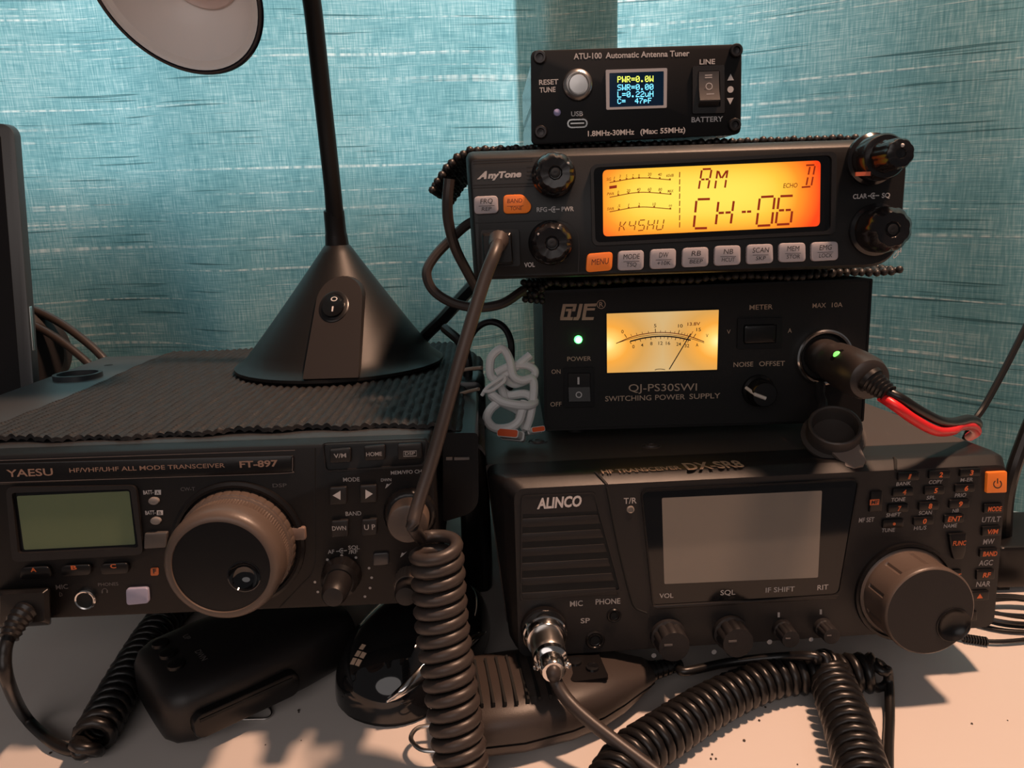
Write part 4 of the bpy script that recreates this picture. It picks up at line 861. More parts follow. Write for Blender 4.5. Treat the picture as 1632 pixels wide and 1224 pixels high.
for q, tri in ((((325, 372), (430, 367), (430, 472), (325, 478)), ((345, 419), (393, 446), (393, 390))), (((510, 360), (612, 355), (613, 460), (512, 466)), ((545, 383), (545, 440), (590, 409)))):
    btn(FT, ft, 'mode_key', [v2(*a) for a in q], 2, PLG, .9, [lambda b, y, tri=tri: poly(FT, b, [v2(*a) for a in tri], y)], INK)
b = MB()
for s_, p0, p1, h in (('MODE', v2(410, 335), v2(510, 332), 6.2), ('BAND', v2(425, 543), v2(520, 539), 6.4), ('MEM/VFO CH', v2(700, 292), v2(888, 282), 5.6), ('DWN', v2(640, 334), v2(703, 331), 4.6), ('AF', v2(316, 775), v2(356, 772), 6), ('SQL', v2(441, 748), v2(510, 745), 5.8), ('/RF', v2(443, 775), v2(498, 772), 5.8)): txt(FT, b, s_, p0, p1, h, 0)
for x, y in ((313, 810), (400, 785), (487, 797), (567, 862), (583, 920), (573, 983), (542, 1035), (237, 947), (255, 1007)): dot(FT, b, *v2(x, y), 2.2)
oring(FT, b, *v2(402, 756), 3.6, 1.2, 0, 60, 300); dot(FT, b, *v2(402, 756), 1.6); line(FT, b, [v2(366, 760), v2(387, 758)], 1.3); line(FT, b, [v2(412, 756), v2(432, 754)], 1.3)
for ox, oy in ((665, 345), (757, 765)): poly(FT, b, [v2(ox, oy + 32), v2(ox + 14, oy + 22), v2(ox + 42, oy - 6), v2(ox + 22, oy + 6), v2(ox + 10, oy + 2)])
b.build('control_lettering', INKG, ft, smooth=0)
btn(FT, ft, 'mic_gain_lens', [v2(590, 775), v2(688, 768), v2(688, 842), v2(590, 850)], 1.2, mat('dark_lens', (.05, .045, .045), .25), 1.2)
c = FT.p(654, 817)
o = MB().lathe((c[0], 0, c[1]), [(12, 0), (11.8, 2.5), (10.6, 4), (9.6, 4.4)], 64, flute=fl(24, .03)).build('channel_knob', PLS, ft)
MB().lathe((c[0], 0, c[1]), [(8.9, 4), (8.9, 12.4), (8.4, 13.4), (7.4, 13.8), (1, 13.8)], 144, flute=lambda t, h: 1 - .02 * (math.cos(48 * t) > 0) if 4.5 < h < 12 else 1).build('knurled_cap', COPPER, o)
c = FT.p(545, 915)
o = MB().lathe((c[0], 0, c[1]), [(9.0, 0), (8.6, 5), (8.2, 7), (6.6, 8.5)], 64, flute=fl(12, .08, .5, 6)).build('squelch_knob', PLS, ft)
MB().lathe((c[0], 0, c[1]), [(6.0, 8), (5.7, 17), (5.2, 20.5), (4.2, 22), (1, 22.3)], 40).build('volume_knob', PLG, o)
c = FT.p(652, 922)
o = MB().lathe((c[0], 0, c[1]), [(6.4, 0), (6.2, 8), (5.8, 9)], 72, flute=fl(24, .05)).build('clarifier_knob', COPPER, ft)
MB().lathe((c[0], 0, c[1]), [(5.2, 8.5), (5.0, 16), (4.2, 17.5), (1, 17.8)], 40).build('knob_cap', PLG, o)

# ================================================================ rubber mats
def meshmat(F, name, label, x0, x1, y0, y1, zt, th, skew):
    t = thing(name, label, 'mat', F); pc, pr, kc, kr = 4.4, 2.7, 5, 3
    nx = int((x1 - x0) / pc) * kc; ny = int((y1 - y0) / pr) * kr; b = MB(); rows = []
    for j in range(ny + 1):
        row = []
        for i in range(nx + 1):
            u, v_ = i / nx, j / ny; x = x0 + (x1 - x0) * u; y = y0 + (y1 - y0) * v_
            col = i // kc; a = math.sin(math.pi * (i % kc) / kc); bb = math.sin(math.pi * ((j + (col * 1.7)) % kr) / kr)
            h = th + 1.35 * a * (.30 + .70 * bb) * (.8 + .4 * math.sin(i * 12.9 + (j // kr) * 78.2) ** 2) + .5 * math.sin(x / 19 + y / 27) + random.uniform(-.08, .08)
            e = y + 1.6 * math.sin(x / 5.2) * (1 if j == 0 else 0) + 2.2 * math.sin(x / 33) * (1 - v_) + skew(x) * (1 - v_)
            dr = max(0, x - F.dropx); h -= dr * .42 + (dr * dr) * .012
            row.append((x, e, zt + h))
        rows.append(row)
    b.loft([[(p[0], p[1], p[2] - th * .9) for p in r] for r in (rows[0],)] + rows + [[(p[0], p[1], p[2] - th * .9) for p in rows[-1]]], False, False, closed=False)
    b.build('mesh_sheet', MATM, t, smooth=60); return t
FT.dropx = hx1 + 2
mx0 = (FT.top(0, 698, FTT)[0] + FT.top(256, 564, FTT)[0]) / 2 + 1; my0 = FT.top(300, 696, FTT)[1]
meshmat(FT, 'anti_slip_mat', 'black rubber mesh mat laid over the left transceiver, under the lamp', mx0, hx1 + 23, my0, 256, FTT, 2.2, lambda x: 0)

def beadsheet(b, fn, nu, nv, r, core=True):
    g = [[fn(i / (nu - 1), j / (nv - 1)) for i in range(nu)] for j in range(nv)]
    for j in range(nv):
        for i in range(nu):
            p = Vector(g[j][i]); p += Vector((0, 0, .35 * ((i + j) % 2))) + Vector((0, random.uniform(-.4, .4), random.uniform(-.2, .2))); rad = r * random.uniform(.85, 1.1)
            if j % 2 and i + 1 < nu: p = p.lerp(Vector(g[j][i + 1]), .5)
            b.sphere(p, rad, 7, 4)
    if core: b.loft([[tuple(p) for p in row] for row in g], False, False, closed=False)
# beaded mat on the CB radio, its left end curling down over the side
bm = thing('beaded_mat', 'black beaded rubber mat on top of the orange-screen radio, drooping over its left end', 'mat', AN)
b = MB(); xl = ax0 + 1; xr = ax1 - 4
def f1(u, v_):
    s = -27 + (xr - xl + 27) * u; y = 46 + 146 * v_
    if s < 0:
        a = -s; return (xl - a * .74 - .8 * math.sin(a / 6), y - .3 * a, az1 + 4.4 - a * .34 - a * a * .0125)
    return (xl + s, y, az1 + 4.4)
beadsheet(b, f1, 58, 42, 2.0); b.build('bead_sheet', BEADM, bm, smooth=60)
# beaded mat between the CB radio and the power supply
bm2 = thing('beaded_mat', 'black beaded rubber mat squeezed between the orange-screen radio and the power supply', 'mat', PS)
pz1 = (co[0][1] + co[1][1]) / 2; b = MB()
def f2(u, v_):
    x = co[0][0] - 4 + (co[1][0] - co[0][0] + 15) * u; y = -6 + 190 * v_
    ov = max(0, x - co[1][0]); ov2 = max(0, co[0][0] + 3 - x)
    return (x, y, pz1 + 3.6 + ov * .15 - ov2 * .9 + .6 * math.sin(x / 9))
beadsheet(b, f2, 50, 40, 2.1)
def f3(u, v_):
    x = co[0][0] + 1 + (co[1][0] - co[0][0] - 6) * u; return (x, 2 + 180 * v_, pz1 + 8.2)
beadsheet(b, f3, 46, 36, 2.1, False)
for i in range(4):
    for j in range(4): b.sphere((co[0][0] - 9.5 + i * 3.0 + .6 * (j % 2), -1 + j * .5, pz1 + 4 - j * 3.0 - i * .4), 1.9, 8, 5)
b.build('bead_sheet', BEADM, bm2, smooth=60)

# ================================================================ desk lamp
LC = FT.world((0, 0, 0)); lx, ly_ = at(545, 590, 492).x, 492
lz = 0
q_ = FT.Ri @ (Vector((lx, ly_, 0)) - FT.o); lz = FT.world((q_.x, (ly_ - FT.o.y) / math.cos(R(3)), FTT + 3.6)).z
lamp = thing('desk_lamp', 'black gooseneck desk lamp with cone base on the mat and cream-lined shade', 'desk lamp', loc=(lx, ly_, lz)); lo = (lx, ly_, lz)
coneH = at(537, 392, ly_).z - lz; RB = 66.5
LT = Matrix(((1, 0, math.tan(R(2.4))), (0, 1, 0), (0, 0, 1))) @ Matrix.Rotation(R(-3), 3, 'X')
def lean(b): b.v = [tuple(LT @ (Vector(v) - Vector(lo)) + Vector(lo)) for v in b.v]; return b
def prof(h): return RB - (RB - 8.2) * (h / coneH) ** .94 if h > 3 else RB
lean(MB().lathe((lx, ly_, lz), [(RB - 1.5, 0), (RB, 1.2), (RB, 3)] + [(prof(3 + (coneH - 3) * i / 16), 3 + (coneH - 3) * i / 16) for i in range(17)] + [(7, coneH + .6), (5, coneH + .8)], 96, (0, 0, 1), (0, 1, 0))).build('base', LAMPB, lamp, lo)
# arched switch plate standing out of the cone
ft_b = at(527, 600, ly_ - RB - 1); yb_ = ly_ - RB * .985; yt_ = ly_ - prof(at(527, 450, ly_ - 30).z - lz) - .6
zb_ = lz + 4; zt_ = at(524, 449, ly_ - 36).z; xb0 = at(481, 597, yb_).x; xb1 = at(570, 597, yb_).x; xt0 = at(485, 500, yb_ + 12).x; xt1 = at(562, 500, yb_ + 12).x
def pl_y(z): t = (z - zb_) / (zt_ - zb_); return (yb_ - 1) * (1 - t) + (yt_ - .5) * t
zs = zt_ - (xt1 - xt0) / 2; out = [(xb0, zb_), (xb1, zb_)]
for i in range(17):
    a = math.pi * i / 16; out.append(((xt0 + xt1) / 2 + (xt1 - xt0) / 2 * math.cos(a), zs + (zt_ - zs) * math.sin(a)))
lean(MB().loft([[(x, pl_y(z), z) for x, z in out], [(x, pl_y(z) + 22, z) for x, z in out]])).build('switch_plate', mat('lamp_plate', (.024, .020, .019), .32), lamp, lo)
sw = at(524, 497, pl_y(lz + 36)); nrm = Vector((0, -(zt_ - zb_), -(yt_ - yb_) * -1 * -1)).normalized()
nrm = Vector((0, -(zt_ - zb_), (yt_ - yb_))).normalized(); sw.y = pl_y(sw.z)
def oval(b, rx, rz, h0, h1, taper=1):
    e1 = Vector((1, 0, 0)); e2 = nrm.cross(e1) * -1; e2 = e2 if e2.z > 0 else -e2
    b.loft([[tuple(sw + nrm * h + e1 * rx * k * math.cos(2 * math.pi * i / 32) + e2 * rz * k * math.sin(2 * math.pi * i / 32)) for i in range(32)] for h, k in ((h0, 1), (h1 - .4, 1), (h1, taper))]); return e1, e2
b = MB(); e1, e2 = oval(b, 8.8, 10.8, -1, 1.0, .9); so = lean(b).build('switch_bezel', PLS, lamp, lo)
b = MB()
b.loft([[tuple(sw + e1 * 6.6 * math.cos(2 * math.pi * i / 28) + e2 * 8.4 * math.sin(2 * math.pi * i / 28) + nrm * (h + (-.9 * math.sin(2 * math.pi * i / 28) if h > 1 else 0))) for i in range(28)] for h in (0, 2.2)])
rk = lean(b).build('rocker', GLOSS, so, lo)
b = MB(); cO = sw + e2 * 4.2 + nrm * 2.1; n_ = 20; vs = []
for i in range(n_):
    a = 2 * math.pi * i / n_
    for k in (2.0, 1.35): vs.append(tuple(cO + e1 * k * math.cos(a) + e2 * k * math.sin(a) * .8))
b.add(vs, [(2 * i, 2 * i + 1, (2 * i + 3) % (2 * n_), (2 * i + 2) % (2 * n_)) for i in range(n_)])
cI = sw - e2 * 3.2 + nrm * 2.9; b.add([tuple(cI + e1 * x + e2 * z) for x, z in ((-.45, -1.8), (.45, -1.8), (.45, 1.8), (-.45, 1.8))], [(0, 1, 2, 3)])
lean(b).build('switch_legend', INK, rk, lo, smooth=0)
# neck and shade
SHC = at(274, -22, 415); SHN = Vector((-.20, -.80, -.56)).normalized()
apex = LT @ Vector((0, 0, coneH)) + Vector(lo)
n1 = (at(530, 300, 489) - apex).normalized(); npts = [apex - n1 * 3, apex + n1 * 10, at(530, 300, 489), at(518, 190, 485), at(506, 80, 478), at(495, -10, 470)]
top_ = at(470, -130, 455); npts += [top_, at(410, -215, 445), SHC - SHN * 46 + Vector((18, 10, 22)), SHC - SHN * 44]
npt = cr(npts, 10)
MB().tube(npt, [6.2 - 1.0 * min(1, i / 20) for i in range(len(npt))], 20).build('neck', LAMPB, lamp, lo)
MB().lathe(apex - Vector((0, 0, 2)), [(8.2, 0), (7.4, 3), (6.9, 9), (6.6, 10), (6.4, 24), (5.9, 24.6)], 32, tuple(npts[3] - apex), (0, 1, 0)).build('neck_collar', PLS, lamp, lo)
RS = 43.5
shd = MB().lathe(SHC, [(RS, 0), (RS + .6, -1), (RS * .97, -6), (RS * .86, -18), (RS * .66, -30), (RS * .42, -38), (13, -42), (12, -52), (8, -54)], 72, tuple(SHN), (0, 0, 1), cap0=False).build('shade', NAVY, lamp, lo)
MB().lathe(SHC, [(RS - .4, .2), (RS + .2, .5), (RS + 1.6, .4), (RS + 2.3, -.4), (RS + 1.4, -1.6)], 72, tuple(SHN), (0, 0, 1), cap0=False, cap1=False).build('shade_rim', NAVY, shd, lo)
MB().lathe(SHC, [(RS - .6, .1), (RS * .965, -1.4), (RS * .90, -2.6), (RS * .86, -7), (RS * .74, -17), (RS * .60, -25), (RS * .5, -28)], 72, tuple(SHN), (0, 0, 1), cap0=False, cap1=False).build('shade_lining', CREAM, shd, lo)
MB().lathe(SHC, [(RS * .51, -28.2), (RS * .53, -26.6), (RS * .51, -25.6), (RS * .48, -26.4), (RS * .45, -29), (RS * .40, -30), (1, -30)], 60, tuple(SHN), (0, 0, 1), cap0=False).build('bulb_diffuser', LENS, shd, lo)

# ================================================================ cables and small things around the stacks
def cable(name, label, cat, pts, r, m, n=10, group=None):
    P = cr(pts, 10); o = MB().tube(P, r, n).build(name, m, None, tuple(P[0])); return tag(o, label, cat, group)

# coiled microphone cord of the CB radio
pc_ = AN.p(797, 393); pl = AN.world((pc_[0], -3, pc_[1])); cm = thing('coiled_cord', 'brown-grey coiled microphone cord hanging from the orange-screen radio', 'microphone cord', loc=tuple(pl)); po = tuple(pl)
W = lambda x, y, z: AN.world((x, y, z))
o = MB().loft([[tuple(W(x, y, z)) for x, z in rpoly(Q(AN, q, y), 1.2)] for q, y in (([(768, 427), (829, 424), (827, 365), (766, 367)], .2), ([(768, 427), (829, 424), (827, 365), (766, 367)], -1.2))]).build('socket_frame', PLG, cm, po)
MB().loft([[tuple(W(x, y, z)) for x, z in rpoly(Q(AN, q, y), 1.0)] for q, y in (([(771, 424), (818, 421), (815, 369), (768, 371)], -1), ([(771, 422), (818, 419), (815, 371), (768, 373)], -7.6), ([(773, 420), (816, 417), (813, 374), (770, 376)], -8.4))]).build('plug', PLS, cm, po)
s0 = at(795, 382, 330.5); s1 = at(792, 393, 324)
MB().tube([s0, s0.lerp(s1, .5), s1], [4.4, 4.0, 3.2], 14).build('strain_relief', RUBBER, cm, po)
cordpts = [((s0), 0), (at(789, 402, 318), 0), (at(770, 452, 312), 0), (at(737, 560, 303), 0), (at(712, 650, 298), 0), (at(688, 735, 294), 0), (at(667, 800, 289), 0), (at(657, 838, 283), 1)]
b = MB()
P = cr([tuple(p) for p, _ in cordpts], 8)
axis = [at(693, 862, 291), at(697, 900, 290), at(705, 1000, 285), at(719, 1100, 277), at(733, 1200, 269), at(742, 1270, 262)]
A = cr(axis, 12); CRAD = 8.9; WR = 2.75; ph = math.radians(190); path = list(P); prev = None; n_seg = 22; N = None
# straight lead, then a wound helix along the axis
acc = []; L = 0
for i in range(len(A) - 1): L += (A[i + 1] - A[i]).length
pit = 6.0; turns = L / pit; steps = int(turns * n_seg); cum = [0]
for i in range(len(A) - 1): cum.append(cum[-1] + (A[i + 1] - A[i]).length)
def along(s):
    k = 0
    while k < len(cum) - 2 and cum[k + 1] < s: k += 1
    t = (s - cum[k]) / max(1e-6, cum[k + 1] - cum[k]); return A[k].lerp(A[k + 1], t), (A[k + 1] - A[k]).normalized()
hel = []
for k in range(steps + 1):
    p, T_ = along(L * k / steps); e1_ = Vector((1, 0, 0)); e1_ = (e1_ - T_ * e1_.dot(T_)).normalized(); e2_ = T_.cross(e1_)
    a = math.pi * 1.05 + 2 * math.pi * k / n_seg; hel.append(p + e1_ * CRAD * math.cos(a) + e2_ * CRAD * math.sin(a))
full = path + hel[2:]
b.tube(full, WR, 10).build('cord', RUBBER, cm, po, smooth=60)

# left transceiver's microphone, plug and cord
mp = FT.p(34, 962); fo0 = FT.world((mp[0], 0, mp[1])); mc = thing('coiled_cord', 'black cord plugged into the left transceiver, coiling down onto the desk', 'microphone cord', loc=tuple(fo0)); po = tuple(fo0)
MB().loft([[tuple(FT.world((x, y, z))) for x, z in rpoly(Q(FT, q, y), 1.6)] for q, y in (([(-6, 1002), (82, 996), (80, 936), (-8, 940)], .2), ([(-4, 1001), (80, 995), (78, 938), (-6, 942)], -9), ([(2, 996), (72, 990), (70, 944), (0, 948)], -11))]).build('plug', PLS, mc, po)
bp = [at(48, 966, 303), at(28, 990, 296), at(14, 1016, 290)]
MB().tube(cr(bp, 6), [5.6 - .12 * i - (.7 if i % 2 else 0) for i in range(13)], 14).build('strain_relief', RUBBERB, mc, po)
b = MB(); g_ = lambda px, py, z: tuple(onz(px, py, z))
cord(b, [(tuple(at(20, 1000, 294)), 0), (tuple(at(8, 1040, 287)), 0), (tuple(at(13, 1088, 287)), 0), (g_(40, 1142, 8), 0), (g_(85, 1184, 4), 0), (g_(122, 1197, 4), .3), (g_(138, 1186, 9), 6), (g_(158, 1160, 9.5), 7.6), (g_(190, 1100, 9.5), 7.6), (g_(222, 1045, 9.5), 7.6), (g_(252, 1000, 9.5), 7.6), (g_(285, 962, 9.5), 7.6), (g_(330, 930, 10), 7.6)], 2.7, 6.2)
b.build('cord', RUBBERB, mc, po, smooth=60)

def micbody(name, label, cen, ang, Lx, Wy, H, taper, mtop, mbot, r=14):
    """hand microphone lying on its back: long axis at ang degrees on the desk"""
    t = thing(name, label, 'hand microphone', loc=(cen[0], cen[1], 0)); t.rotation_euler = (0, 0, R(ang)); return t
def superloft(b, secs, n=40, ex=2.8, zlo=-9, zhi=9e9):
    """cross-sections (x, y centre, half width, z bottom, z top) along x"""
    rings = []
    for x, yc, hw_, z0, z1_ in secs:
        ring = []
        for i in range(n):
            a = 2 * math.pi * i / n; c_, s_ = math.cos(a), math.sin(a)
            y = yc + hw_ * math.copysign(abs(c_) ** (2 / ex), c_); z = (z0 + z1_) / 2 + (z1_ - z0) / 2 * math.copysign(abs(s_) ** (2 / ex), s_)
            ring.append((x, y, min(max(z, zlo), zhi)))
        rings.append(ring)
    b.loft(rings); return b
# left hand microphone: end with the slotted bar faces the viewer
m1 = thing('hand_microphone', 'black hand microphone with slotted key bar, on the desk under the left transceiver', 'hand microphone', loc=(-141, 354, 0)); m1.rotation_euler = (0, 0, R(40))
secs = [(-62, 0, 18, 8, 24), (-60.5, 0, 24, 4, 29), (-56, 0, 29, 1.5, 33), (-48, 0, 32, .4, 35), (-20, 0, 33, .2, 36), (20, 0, 31, .2, 36), (50, 0, 27, .4, 34), (58, 0, 24, 2, 31), (61, 0, 18, 6, 26)]
superloft(MB(), [(q[0] * .84,) + q[1:] for q in secs], 48, 3.6).build('shell', PLG, m1)
pt = MB().prism([(x, z) for x, z in rr(-16, 16, 52, 13, 5, 6)], -36.5, -28, 1.2).build('push_to_talk_bar', PLS, m1)
MB().box(-39, 6, -37, -36, 19, 20.4).build('bar_slot', DARKHOLE, pt)
for k, (xx, yy) in enumerate(((-39, 14), (-39, 2), (-39, -10))):
    MB().lathe((xx, yy, 34.8), [(4.2, 0), (4, 1.6), (3, 2.0), (.5, 2.1)], 20, (0, 0, 1), (0, 1, 0)).build('button', PLS, m1)
b = MB()
V, P_ = tmesh('DWN', 0, .01); xm = max(v[0] for v in V); ang_ = R(250)
for s_, cx, cy_ in (('DWN', -29, -6), ('UP', -29, 12)):
    V, P_ = tmesh(s_, 0, .01); k = 4.2
    b.add([(cx + k * (v[0] * math.cos(-math.pi / 2) - v[1] * math.sin(-math.pi / 2)), cy_ + k * (v[0] * math.sin(-math.pi / 2) + v[1] * math.cos(-math.pi / 2)), 36.1) for v in V], P_)
b.build('button_lettering', INKD, m1, smooth=0)
hk = [Vector(onz(*p, .9)) for p in ((366, 1147), (405, 1146), (424, 1145), (433, 1138), (430, 1129), (418, 1125), (404, 1132))]
inv = (Matrix.Translation(Vector((-141, 354, 0))) @ Matrix.Rotation(R(40), 4, 'Z')).inverted()
MB().tube([tuple(inv @ p) for p in cr(hk, 8)], .55, 8).build('wire_hook', STEEL, m1)

# glossy computer mouse
ms = thing('computer_mouse', 'glossy black computer mouse with chrome side trim, on the desk between the microphones', 'computer mouse', loc=(-55, 370, 0)); ms.rotation_euler = (0, 0, R(-24))
RX, RY, HZ = 33, 56, 40
def dome(b, sc, z0, n=56, m=18, ez=2.3):
    rings = []
    for j in range(m + 1):
        ph = math.pi / 2 * j / m; k = max(.004, math.cos(ph) ** (2 / ez)); z = z0 + (HZ * sc - z0) * math.sin(ph) ** (2 / ez)
        rings.append([(RX * sc * k * math.copysign(abs(math.cos(a)) ** (2 / 2.3), math.cos(a)) * (1 - .10 * math.sin(a)), RY * sc * k * math.copysign(abs(math.sin(a)) ** (2 / 2.3), math.sin(a)), z) for a in [2 * math.pi * i / n for i in range(n)]])
    b.loft(rings, True, True); return b
dome(MB(), 1, 3).build('shell', GLOSS, ms, smooth=70)
MB().loft([[(x * .96, y * .97, z) for x, y in [(RX * math.copysign(abs(math.cos(a)) ** .87, math.cos(a)) * (1 - .10 * math.sin(a)), RY * math.copysign(abs(math.sin(a)) ** .87, math.sin(a))) for a in [2 * math.pi * i / 48 for i in range(48)]]] for z in (0, 3.2)]).build('base', PLS, ms)
b = MB(); rings = []
for i in range(25):
    t = i / 24; a = R(-72 + 86 * t); wv = 3.6 * math.sin(math.pi * min(1, t * 1.0 + .02)) ** .6 + .3
    k = 1.02; zc = 15 + 9 * math.sin(math.pi * t)
    kk = math.cos(math.asin(min(.98, zc / HZ) ** 1.15)) ** .87 + .03
    cx = RX * kk * math.cos(a) ** .87 * (1 - .10 * math.sin(a)) if math.cos(a) > 0 else 0; cy_ = RY * kk * math.copysign(abs(math.sin(a)) ** .87, math.sin(a))
    rad = Vector((math.cos(a), math.sin(a) * .6, .35)).normalized(); c_ = Vector((cx, cy_, zc)); tz = Vector((-.35 * math.cos(a), -.2 * math.sin(a), 1)).normalized()
    rings.append([tuple(c_ + tz * wv + rad * .4), tuple(c_ + tz * wv * .5 + rad * 2.0), tuple(c_ - tz * wv * .5 + rad * 2.2), tuple(c_ - tz * wv + rad * .8), tuple(c_ - rad * 1.5)])
b.loft(rings).build('chrome_trim', CHROME, ms, smooth=60)['label'] = 'chrome side trim'
b = MB(); lc_ = (-12, -46)
def mz(x, y):
    k = min(1, ((abs(x) / (RX * (1 + .08))) ** 2.3 + (abs(y) / RY) ** 2.3) ** (1 / 2.3)); return 3 + (HZ - 3) * (max(0, 1 - k ** 2.3)) ** (1 / 2.3) + .25
for i in range(2):
    for j in range(3):
        ux, uy = lc_[0] + i * 3.4 + j * .9, lc_[1] + 2.9 * j - i * .6; qd = [(ux, uy), (ux + 2.8, uy - .5), (ux + 3.4, uy + 1.8), (ux + .6, uy + 2.3)]
        if not (j == 2 and i == 1): b.add([(x, y, mz(x, y) + .15) for x, y in qd], [(0, 1, 2, 3)])
b.build('printed_mark', INKT, ms, smooth=0)

# right hand microphone, lying crosswise in front of the right transceiver
m2c = (12, 318); m2 = thing('hand_microphone', 'brown-black ribbed hand microphone lying crosswise in front of the right transceiver', 'hand microphone', loc=(m2c[0], m2c[1], 0)); m2.rotation_euler = (0, 0, R(8)); m2.scale = (1, 1, .86)
mats_ = Matrix.Translation(Vector((m2c[0], m2c[1], 0))) @ Matrix.Rotation(R(8), 4, 'Z') @ Matrix.Diagonal((1, 1, .86, 1)); minv = mats_.inverted()
sec2 = [(-52, 2, 16, 3, 22), (-50, 2, 21, 1.5, 26), (-45, 1, 25, .8, 30), (-36, 0, 27.5, .3, 33), (-15, 0, 28, .2, 34), (8, 2, 26, .3, 33), (24, 4, 22, 1, 31), (36, 6, 17, 3, 28), (46, 8, 12, 7, 24), (52, 9, 9, 10, 22), (55, 9.5, 7, 12, 20)]
superloft(MB(), [(x, yc, h_, z0, z1_) for x, yc, h_, z0, z1_ in sec2], 48, 3.0, zlo=15.2).build('front_shell', BROWNP, m2)
superloft(MB(), [(x, yc, h_ * .985, z0, z1_) for x, yc, h_, z0, z1_ in sec2], 48, 3.0, zhi=13.6).build('back_shell', BROWNP, m2)
superloft(MB(), [(x, yc, h_ * .955, z0 + 1, z1_ - 1) for x, yc, h_, z0, z1_ in sec2], 32, 3.0).build('seam_core', DARKHOLE, m2)
ribs = MB()
for i in range(9):
    x = -38 + i * 5.2; ribs.prism(rr(x, 33.2 - .03 * abs(x + 15), 1.3, 2.6, .3, 2), -21 + abs(i - 4) * .6, 14)
ribs.build('sound_slots', DARKHOLE, m2)
lb = MB().loft([[(x, y, z + d) for x, y in rr(19, 1, 18, 22, 2, 5)] for z, d in ((30.5, 0), (32.4, 0))]).build('name_plate', PLS, m2)
MB().lathe((15, 4, 32.3), [(3.2, 0), (3, 1.4), (1, 1.6)], 20, (0, 0, 1), (0, 1, 0)).build('button', GLOSS, m2)
MB().lathe((22, -2, 32.3), [(3.2, 0), (3, 1.4), (1, 1.6)], 20, (0, 0, 1), (0, 1, 0)).build('button', GLOSS, m2)
hp = [minv @ onz(*p, 9) for p in ((712, 1192), (694, 1197), (670, 1194), (655, 1178), (663, 1162), (682, 1157), (705, 1158))]
MB().tube(cr([tuple(p) for p in hp], 8), 1.1, 10).build('wire_hook', STEEL, m2)
for i in range(6):
    MB().lathe((54 + i * 3, 9.5 + i * .5, 16), [(5.6 - i * .35, 0), (5.6 - i * .35, 1.9), (4.2 - i * .3, 2.2), (4.2 - i * .3, 3.1)], 20, (1, .16, 0), (0, 0, 1)).build('strain_relief_rib', RUBBERB, m2) if i < 1 else None
rb = MB()
for i in range(1, 6): rb.lathe((54 + i * 3, 9.5 + i * .5, 16), [(5.4 - i * .35, 0), (5.4 - i * .35, 1.9), (4.0 - i * .3, 2.2), (4.0 - i * .3, 3.1)], 20, (1, .16, 0), (0, 0, 1))
rb.build('strain_relief', RUBBERB, m2)
# its black coiled cord
st = mats_ @ Vector((70, 12.2, 16)); cc = thing('coiled_cord', 'black coiled cord lying in loops on the desk, leading from the ribbed microphone', 'microphone cord', loc=tuple(st)); po = tuple(st)
b = MB()
pts = [(tuple(mats_ @ Vector((64, 11.2, 16))), 0), (tuple(st), 0), (g_(1090, 1070, 16), 0), (g_(1160, 1056, 16), 0), (g_(1240, 1047, 20), 0), (g_(1296, 1046, 25), .2), (g_(1318, 1062, 16), 6.5), (g_(1330, 1095, 12), 9.0), (g_(1350, 1150, 12), 9.2), (g_(1371, 1220, 12), 9.2), (g_(1390, 1290, 12), 9.2)]
cord(b, pts, 2.3, 5.4); b.build('cord', RUBBERB, cc, po, smooth=60)
b = MB()
pts = [(g_(960, 1275, 10), 9), (g_(1000, 1212, 11), 9), (g_(1060, 1170, 11), 9), (g_(1125, 1128, 11), 8.6), (g_(1190, 1096, 11), 8.0), (g_(1250, 1078, 11), 7.6), (g_(1320, 1074, 11), 7.6), (g_(1385, 1072, 11), 7.6), (g_(1402, 1072, 13), 6), (g_(1413, 1066, 16), .2), (g_(1417, 1090, 8), 0), (g_(1418, 1140, 3), 0), (g_(1416, 1190, 2.6), 0), (g_(1415, 1290, 2.6), 0)]
cord(b, pts, 2.4, 5.4); b.build('cord', RUBBERB, cc, po, smooth=60)

# chrome microphone connector in the right transceiver
gc = DX.p(866, 1000); go_ = DX.world((gc[0], 0, gc[1])); gx = thing('microphone_plug_lead', 'chrome round microphone plug with black lead in the right transceiver', 'plug lead', loc=tuple(go_)); po = tuple(go_)
ga = (DX.Rm @ Vector((.02, -1, -.12))).normalized()
kn = lambda t, h: 1 - .025 * (math.cos(40 * t) > 0) if 2.4 < h < 6.4 else 1
MB().lathe(go_, [(11.2, -1), (11.2, 1.4), (10.2, 1.8)], 40, ga).build('panel_socket', PLS, gx, po)
MB().lathe(go_, [(9.8, 1.4), (10.6, 2.2), (10.6, 6.6), (10.0, 7.2), (9.8, 10), (9.2, 11), (8.2, 11.1)], 120, ga, flute=kn).build('locking_ring', CHROME, gx, po)
MB().lathe(go_, [(8.0, 10.5), (7.8, 20), (7.2, 22), (6.6, 23)], 40, ga).build('barrel', STEEL, gx, po)
MB().lathe(go_, [(6.8, 22.4), (7.8, 23), (7.8, 25.6), (7.0, 26.4), (6.0, 27), (5.7, 33), (5.0, 34)], 40, ga).build('cable_clamp', CHROME, gx, po)
for s_ in (-1, 1):
    cpos = go_ + ga * 29 + (DX.Rm @ Vector((s_ * 6.4, 0, 0))); MB().lathe(cpos, [(1.5, 0), (1.5, 2), (1.1, 2.4), (.2, 2.2)], 16, (DX.Rm @ Vector((s_ * .5, -.85, .2))).normalized()).build('clamp_screw', CHROME, gx, po)
P = cr([go_ + ga * 27, go_ + ga * 34, at(884, 1082, 299), at(902, 1112, 294), at(935, 1145, 286), at(1000, 1196, 274), at(1080, 1255, 262)], 10)
MB().tube(P, [3.9 - .9 * min(1, i / 18) for i in range(len(P))], 14).build('lead', RUBBER, gx, po)

